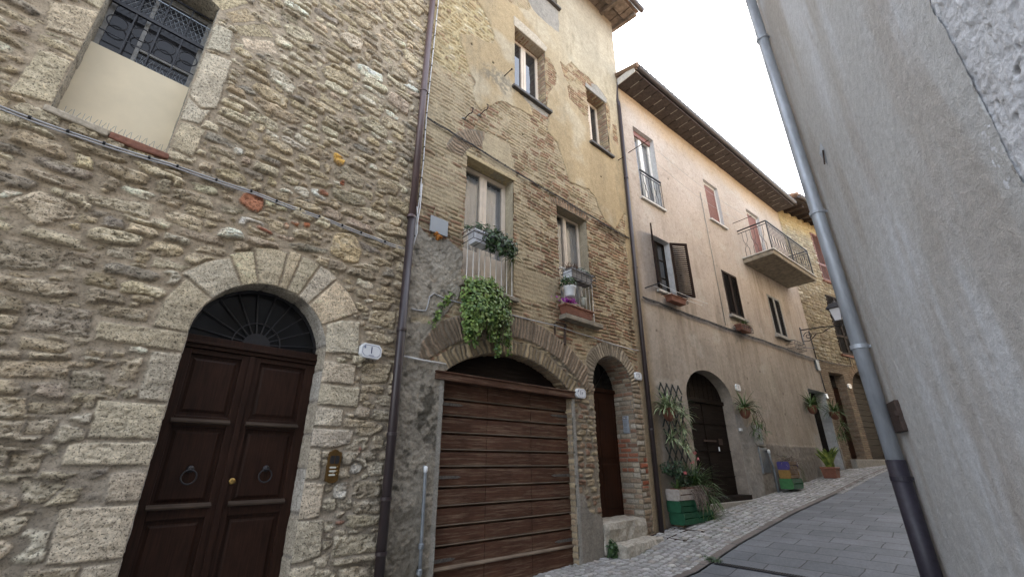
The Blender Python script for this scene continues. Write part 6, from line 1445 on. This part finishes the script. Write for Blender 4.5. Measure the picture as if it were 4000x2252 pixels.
# meter boxes and pipe
t = thing('meter_box', 'upper narrow grey meter door on the pink house', 'meter box', 3, 12.14, 0, 2.04); MB().box(-.19, .19, -.03, .02, 0, .46).build('door', M_METER, t, bevel=.006); MB().box(-.22, .24, -.05, .02, -.03, -.003).build('ledge', M_CONC, t); MB().box(-.23, -.195, -.035, .02, 0, .5).box(.195, .23, -.035, .02, 0, .5).build('frame', M_CONC, t)
t = thing('meter_box', 'lower larger grey meter door under the narrow one on the pink house', 'meter box', 3, 12.22, 0, 1.38); MB().box(-.22, .22, -.03, .02, 0, .58).build('door', M_METER, t, bevel=.006); MB().box(-.245, -.228, -.045, .02, -.02, .60).build('frame', M_GALV, t); MB().tube([(.15, -.045, .50), (.15, -.03, .50)], .02, 10).build('lock', M_IRONB, t)
t = thing('gas_pipe', 'grey pipe with a white elbow running down beside the meter doors', 'pipe', 3, 12.47, -.06, gw(3, 12.5, 0) - .05); h0 = 1.93 - gw(3, 12.5, 0)
m = MB(); m.tube([(-.02, .07, h0), (-.02, 0, h0), (-.01, 0, h0 - .22), (.06, 0, h0 - .36), (.08, 0, h0 - .5), (.07, 0, 0)], .026, 12); m.build('pipe', M_GALV, t, smooth=True)
MB().lathe([(.0, -.05), (.034, -.04), (.036, .02), (.02, .045), (0, .05)], (-.02, 0, h0), 12).build('elbow', M_CERAM, t, smooth=True)
tag(place(MB().box(-.06, .06, -.04, .02, 0, .07).build('door_bell', M_CERAM, bevel=.006), 3, 11.24, 0, 2.32), 'small white door bell box right of the arched doorway', 'door bell')
# steps
def rough_block(name, label, k, x0, x1, y0, y1, z0, z1, mat=M_STONEBLK, seed=0, tilt=0.0):
    m = MB(); r = random.Random(seed); nx, ny, nz = 12, 6, 4; idx = {}
    def P(i, j, l):
        key = (i, j, l)
        if key not in idx:
            ex = (.02 if i in (0, nx) else 0) ; e = .018
            jx, jy, jz = r.uniform(-e, e), r.uniform(-e, e), r.uniform(-e * .5, e * .5)
            corner = (i in (0, nx)) + (j in (0, ny)) + (l == nz)
            s = .014 * max(0, corner - 1)
            sx = s if i == 0 else (-s if i == nx else 0); sy = s if j == 0 else (-s if j == ny else 0); sz = -s if l == nz else 0
            idx[key] = len(m.v); m.v.append((x0 + (x1 - x0) * i / nx + jx + sx, y0 + (y1 - y0) * j / ny + jy + sy, z0 + (z1 - z0) * l / nz + jz + sz + tilt * (i / nx - .5)))
        return idx[key]
    for i in range(nx):
        for j in range(ny):
            m.f.append((P(i, j, nz), P(i + 1, j, nz), P(i + 1, j + 1, nz), P(i, j + 1, nz)))
    for i in range(nx):
        for l in range(nz): m.f.append((P(i, 0, l), P(i + 1, 0, l), P(i + 1, 0, l + 1), P(i, 0, l + 1)))
    for j in range(ny):
        for l in range(nz): m.f.append((P(0, j + 1, l), P(0, j, l), P(0, j, l + 1), P(0, j + 1, l + 1))); m.f.append((P(nx, j, l), P(nx, j + 1, l), P(nx, j + 1, l + 1), P(nx, j, l + 1)))
    o = m.build(name, mat, smooth=False); b = o.modifiers.new('bevel', 'BEVEL'); b.width = .008; b.segments = 2; b.limit_method = 'ANGLE'; b.angle_limit = R(30); tag(o, label, 'step'); return place(o, k)
M_STEP = plain('worn_step_stone', (.40, .365, .305), .9, .25, 22, .6, bd=.012)
rough_block('stone_step', 'upper stone threshold of the narrow arched entrance', 2, 6.10, 7.30, -.06, .44, .30, .745, M_STEP, 3)
rough_block('stone_step', 'lower worn stone block step in front of the narrow entrance', 2, 6.20, 7.28, -.37, -.065, .08, .475, M_STEP, 4, .02)
# weeds, drain, cover
t = thing('weed', 'small green weed at the foot of the wall by the lower stone step', 'weed', 2, 6.14, -.14, .26); m = MB(); leaf_cloud(m, (0, 0, .13), (.07, .07, .16), 170, .055, 0, .8, .4); m.build('foliage', M_IVYD, t); MB().tube([(0, 0, -.03), (0, 0, .2)], .004, 5).build('stem', M_STEM, t)
t = thing('weed', 'flat green weed at the end of the drain channel', 'weed', 6, 6.66, 3.42, float(gz(6.66))); m = MB(); leaf_cloud(m, (0, 0, .03), (.10, .12, .03), 150, .04, 1, .4, 1.2); leaf_cloud(m, (.15, .18, .02), (.12, .05, .02), 60, .03, 1, .4, 1.2); m.build('foliage', M_IVYD, t)
t = thing('drain_grate', 'black slotted iron drain channel across the stone paving', 'drain', 6, 6.63, 3.36, float(gz(6.63)))
m = MB(); m.box(-.078, -.06, -4.6, 0, -.05, .006).box(.06, .078, -4.6, 0, -.05, .006)
for i in range(150): y = -.015 - .0305 * i; m.box(-.06, .06, y - .009, y + .006, -.02, .0055)
m.build('grate', M_IRONB, t); MB().box(-.06, .06, -4.6, 0, -.002, .0035).build('channel', M_DARK, t)
t = thing('manhole_cover', 'cobble filled square manhole cover with a rusty frame by the lower step', 'manhole cover', 6, 7.63, 4.48, float(gz(7.63)))
m = MB()
for a in (-.32, .0, .32): m.box(-.32, .32, a - .007, a + .007, -.03, .020) if a else m.box(-.32, .32, a - .004, a + .004, -.03, .018)
for a in (-.32, .32): m.box(a - .007, a + .007, -.32, .32, -.03, .020)
o = m.build('frame', M_RUST, t); o.rotation_euler = (0, R(-6.5), 0)
for i, (a, b_, r_) in enumerate(((6.18, 3.78, .055), (6.72, 3.66, .045))):
    m = MB(); m.lathe([(0, -.02), (r_ * .8, -.01), (r_, .012), (r_ * .7, .028), (0, .034)], (0, 0, 0), 12); m.v = [(x * 1.4, y * .8, z) for x, y, z in m.v]
    tag(place(m.build('pebble', M_MARBLE, smooth=True), 6, a, b_, float(gz(a)) + .008), ('large pale pebble on the mortared cobbles near the drain', 'small pale pebble beside the weed at the end of the drain')[i], 'pebble')
# street lamp
t = thing('street_lamp', 'black iron street lamp with a frosted lantern near the far end of the pink house', 'street lamp', 3, 17.2, 0, 5.5)
m = MB(); m.box(-.05, .05, -.025, .0, -.05, .55); m.tube([(0, -.02, .46), (0, -.7, .42), (0, -1.25, .34)], .02, 8); m.tube([(0, -.02, .05), (0, -.18, .03), (0, -.30, .10), (0, -.45, .24), (0, -.65, .24), (0, -.85, .34), (0, -1.0, .36)], .014, 8)
sp_ = [(0, -.20 + (.03 + .11 * (1 - u)) * math.cos(9 * u), .22 + (.03 + .11 * (1 - u)) * math.sin(9 * u)) for u in np.linspace(0, 1, 30)]; m.tube(sp_, .012, 8)
m.tube([(0, -1.22, .32), (0, -1.2, .52)], .02, 8); m.build('bracket', M_IRONB, t, smooth=False)
L = MB(); cx, cy, z0 = 0, -1.2, .52
for s in ((-1, -1), (1, -1), (1, 1), (-1, 1)): L.tube([(cx + s[0] * .10, cy + s[1] * .10, z0), (cx + s[0] * .17, cy + s[1] * .17, z0 + .42)], .010, 6)
L.box(cx - .12, cx + .12, cy - .12, cy + .12, z0 - .03, z0)
L.add([(cx - .24, cy - .24, z0 + .42), (cx + .24, cy - .24, z0 + .42), (cx + .24, cy + .24, z0 + .42), (cx - .24, cy + .24, z0 + .42), (cx - .13, cy - .13, z0 + .60), (cx + .13, cy - .13, z0 + .60), (cx + .13, cy + .13, z0 + .60), (cx - .13, cy + .13, z0 + .60)], [(0, 3, 2, 1), (4, 5, 6, 7), (0, 1, 5, 4), (1, 2, 6, 5), (2, 3, 7, 6), (3, 0, 4, 7)])
L.lathe([(.10, 0), (.09, .04), (.04, .07), (.03, .12), (.0, .13)], (cx, cy, z0 + .60), 14)
L.build('lantern', M_IRONB, t)
g = MB(); a, b_ = .095, .16
g.hexa([(cx - a, cy - a, z0 + .005), (cx + a, cy - a, z0 + .005), (cx + a, cy + a, z0 + .005), (cx - a, cy + a, z0 + .005)], [(cx - b_, cy - b_, z0 + .41), (cx + b_, cy - b_, z0 + .41), (cx + b_, cy + b_, z0 + .41), (cx - b_, cy + b_, z0 + .41)]); g.build('lamp_glass', M_LAMPGLASS, t)
# things on the grey house
t = thing('wall_hatch', 'small dark rusty hatch on the grey house beside the zinc downpipe', 'hatch', 5, -4.09, 0, 1.80)
m = MB(); m.box(-.125, .125, -.030, .01, 0, .205); m.build('plate', M_RUST, t, bevel=.006); MB().box(.10, .135, -.045, -.02, .10, .13).build('catch', M_RUST, t)
t = thing('wall_stud', 'small pointed metal stud high on the grey house', 'stud', 5, -3.78, 0, 3.96)
MB().add([(-.055, 0, 0), (.055, 0, 0), (.0, 0, .12), (.0, 0, -.12), (.0, -.03, 0.0)], [(0, 4, 2), (4, 1, 2), (0, 3, 4), (4, 3, 1)]).build('stud', M_GREYBOX, t); MB().tube([(.05, -.01, 0), (.01, -.02, -.11)], .006, 5).build('wire_tip', M_RUST, t)
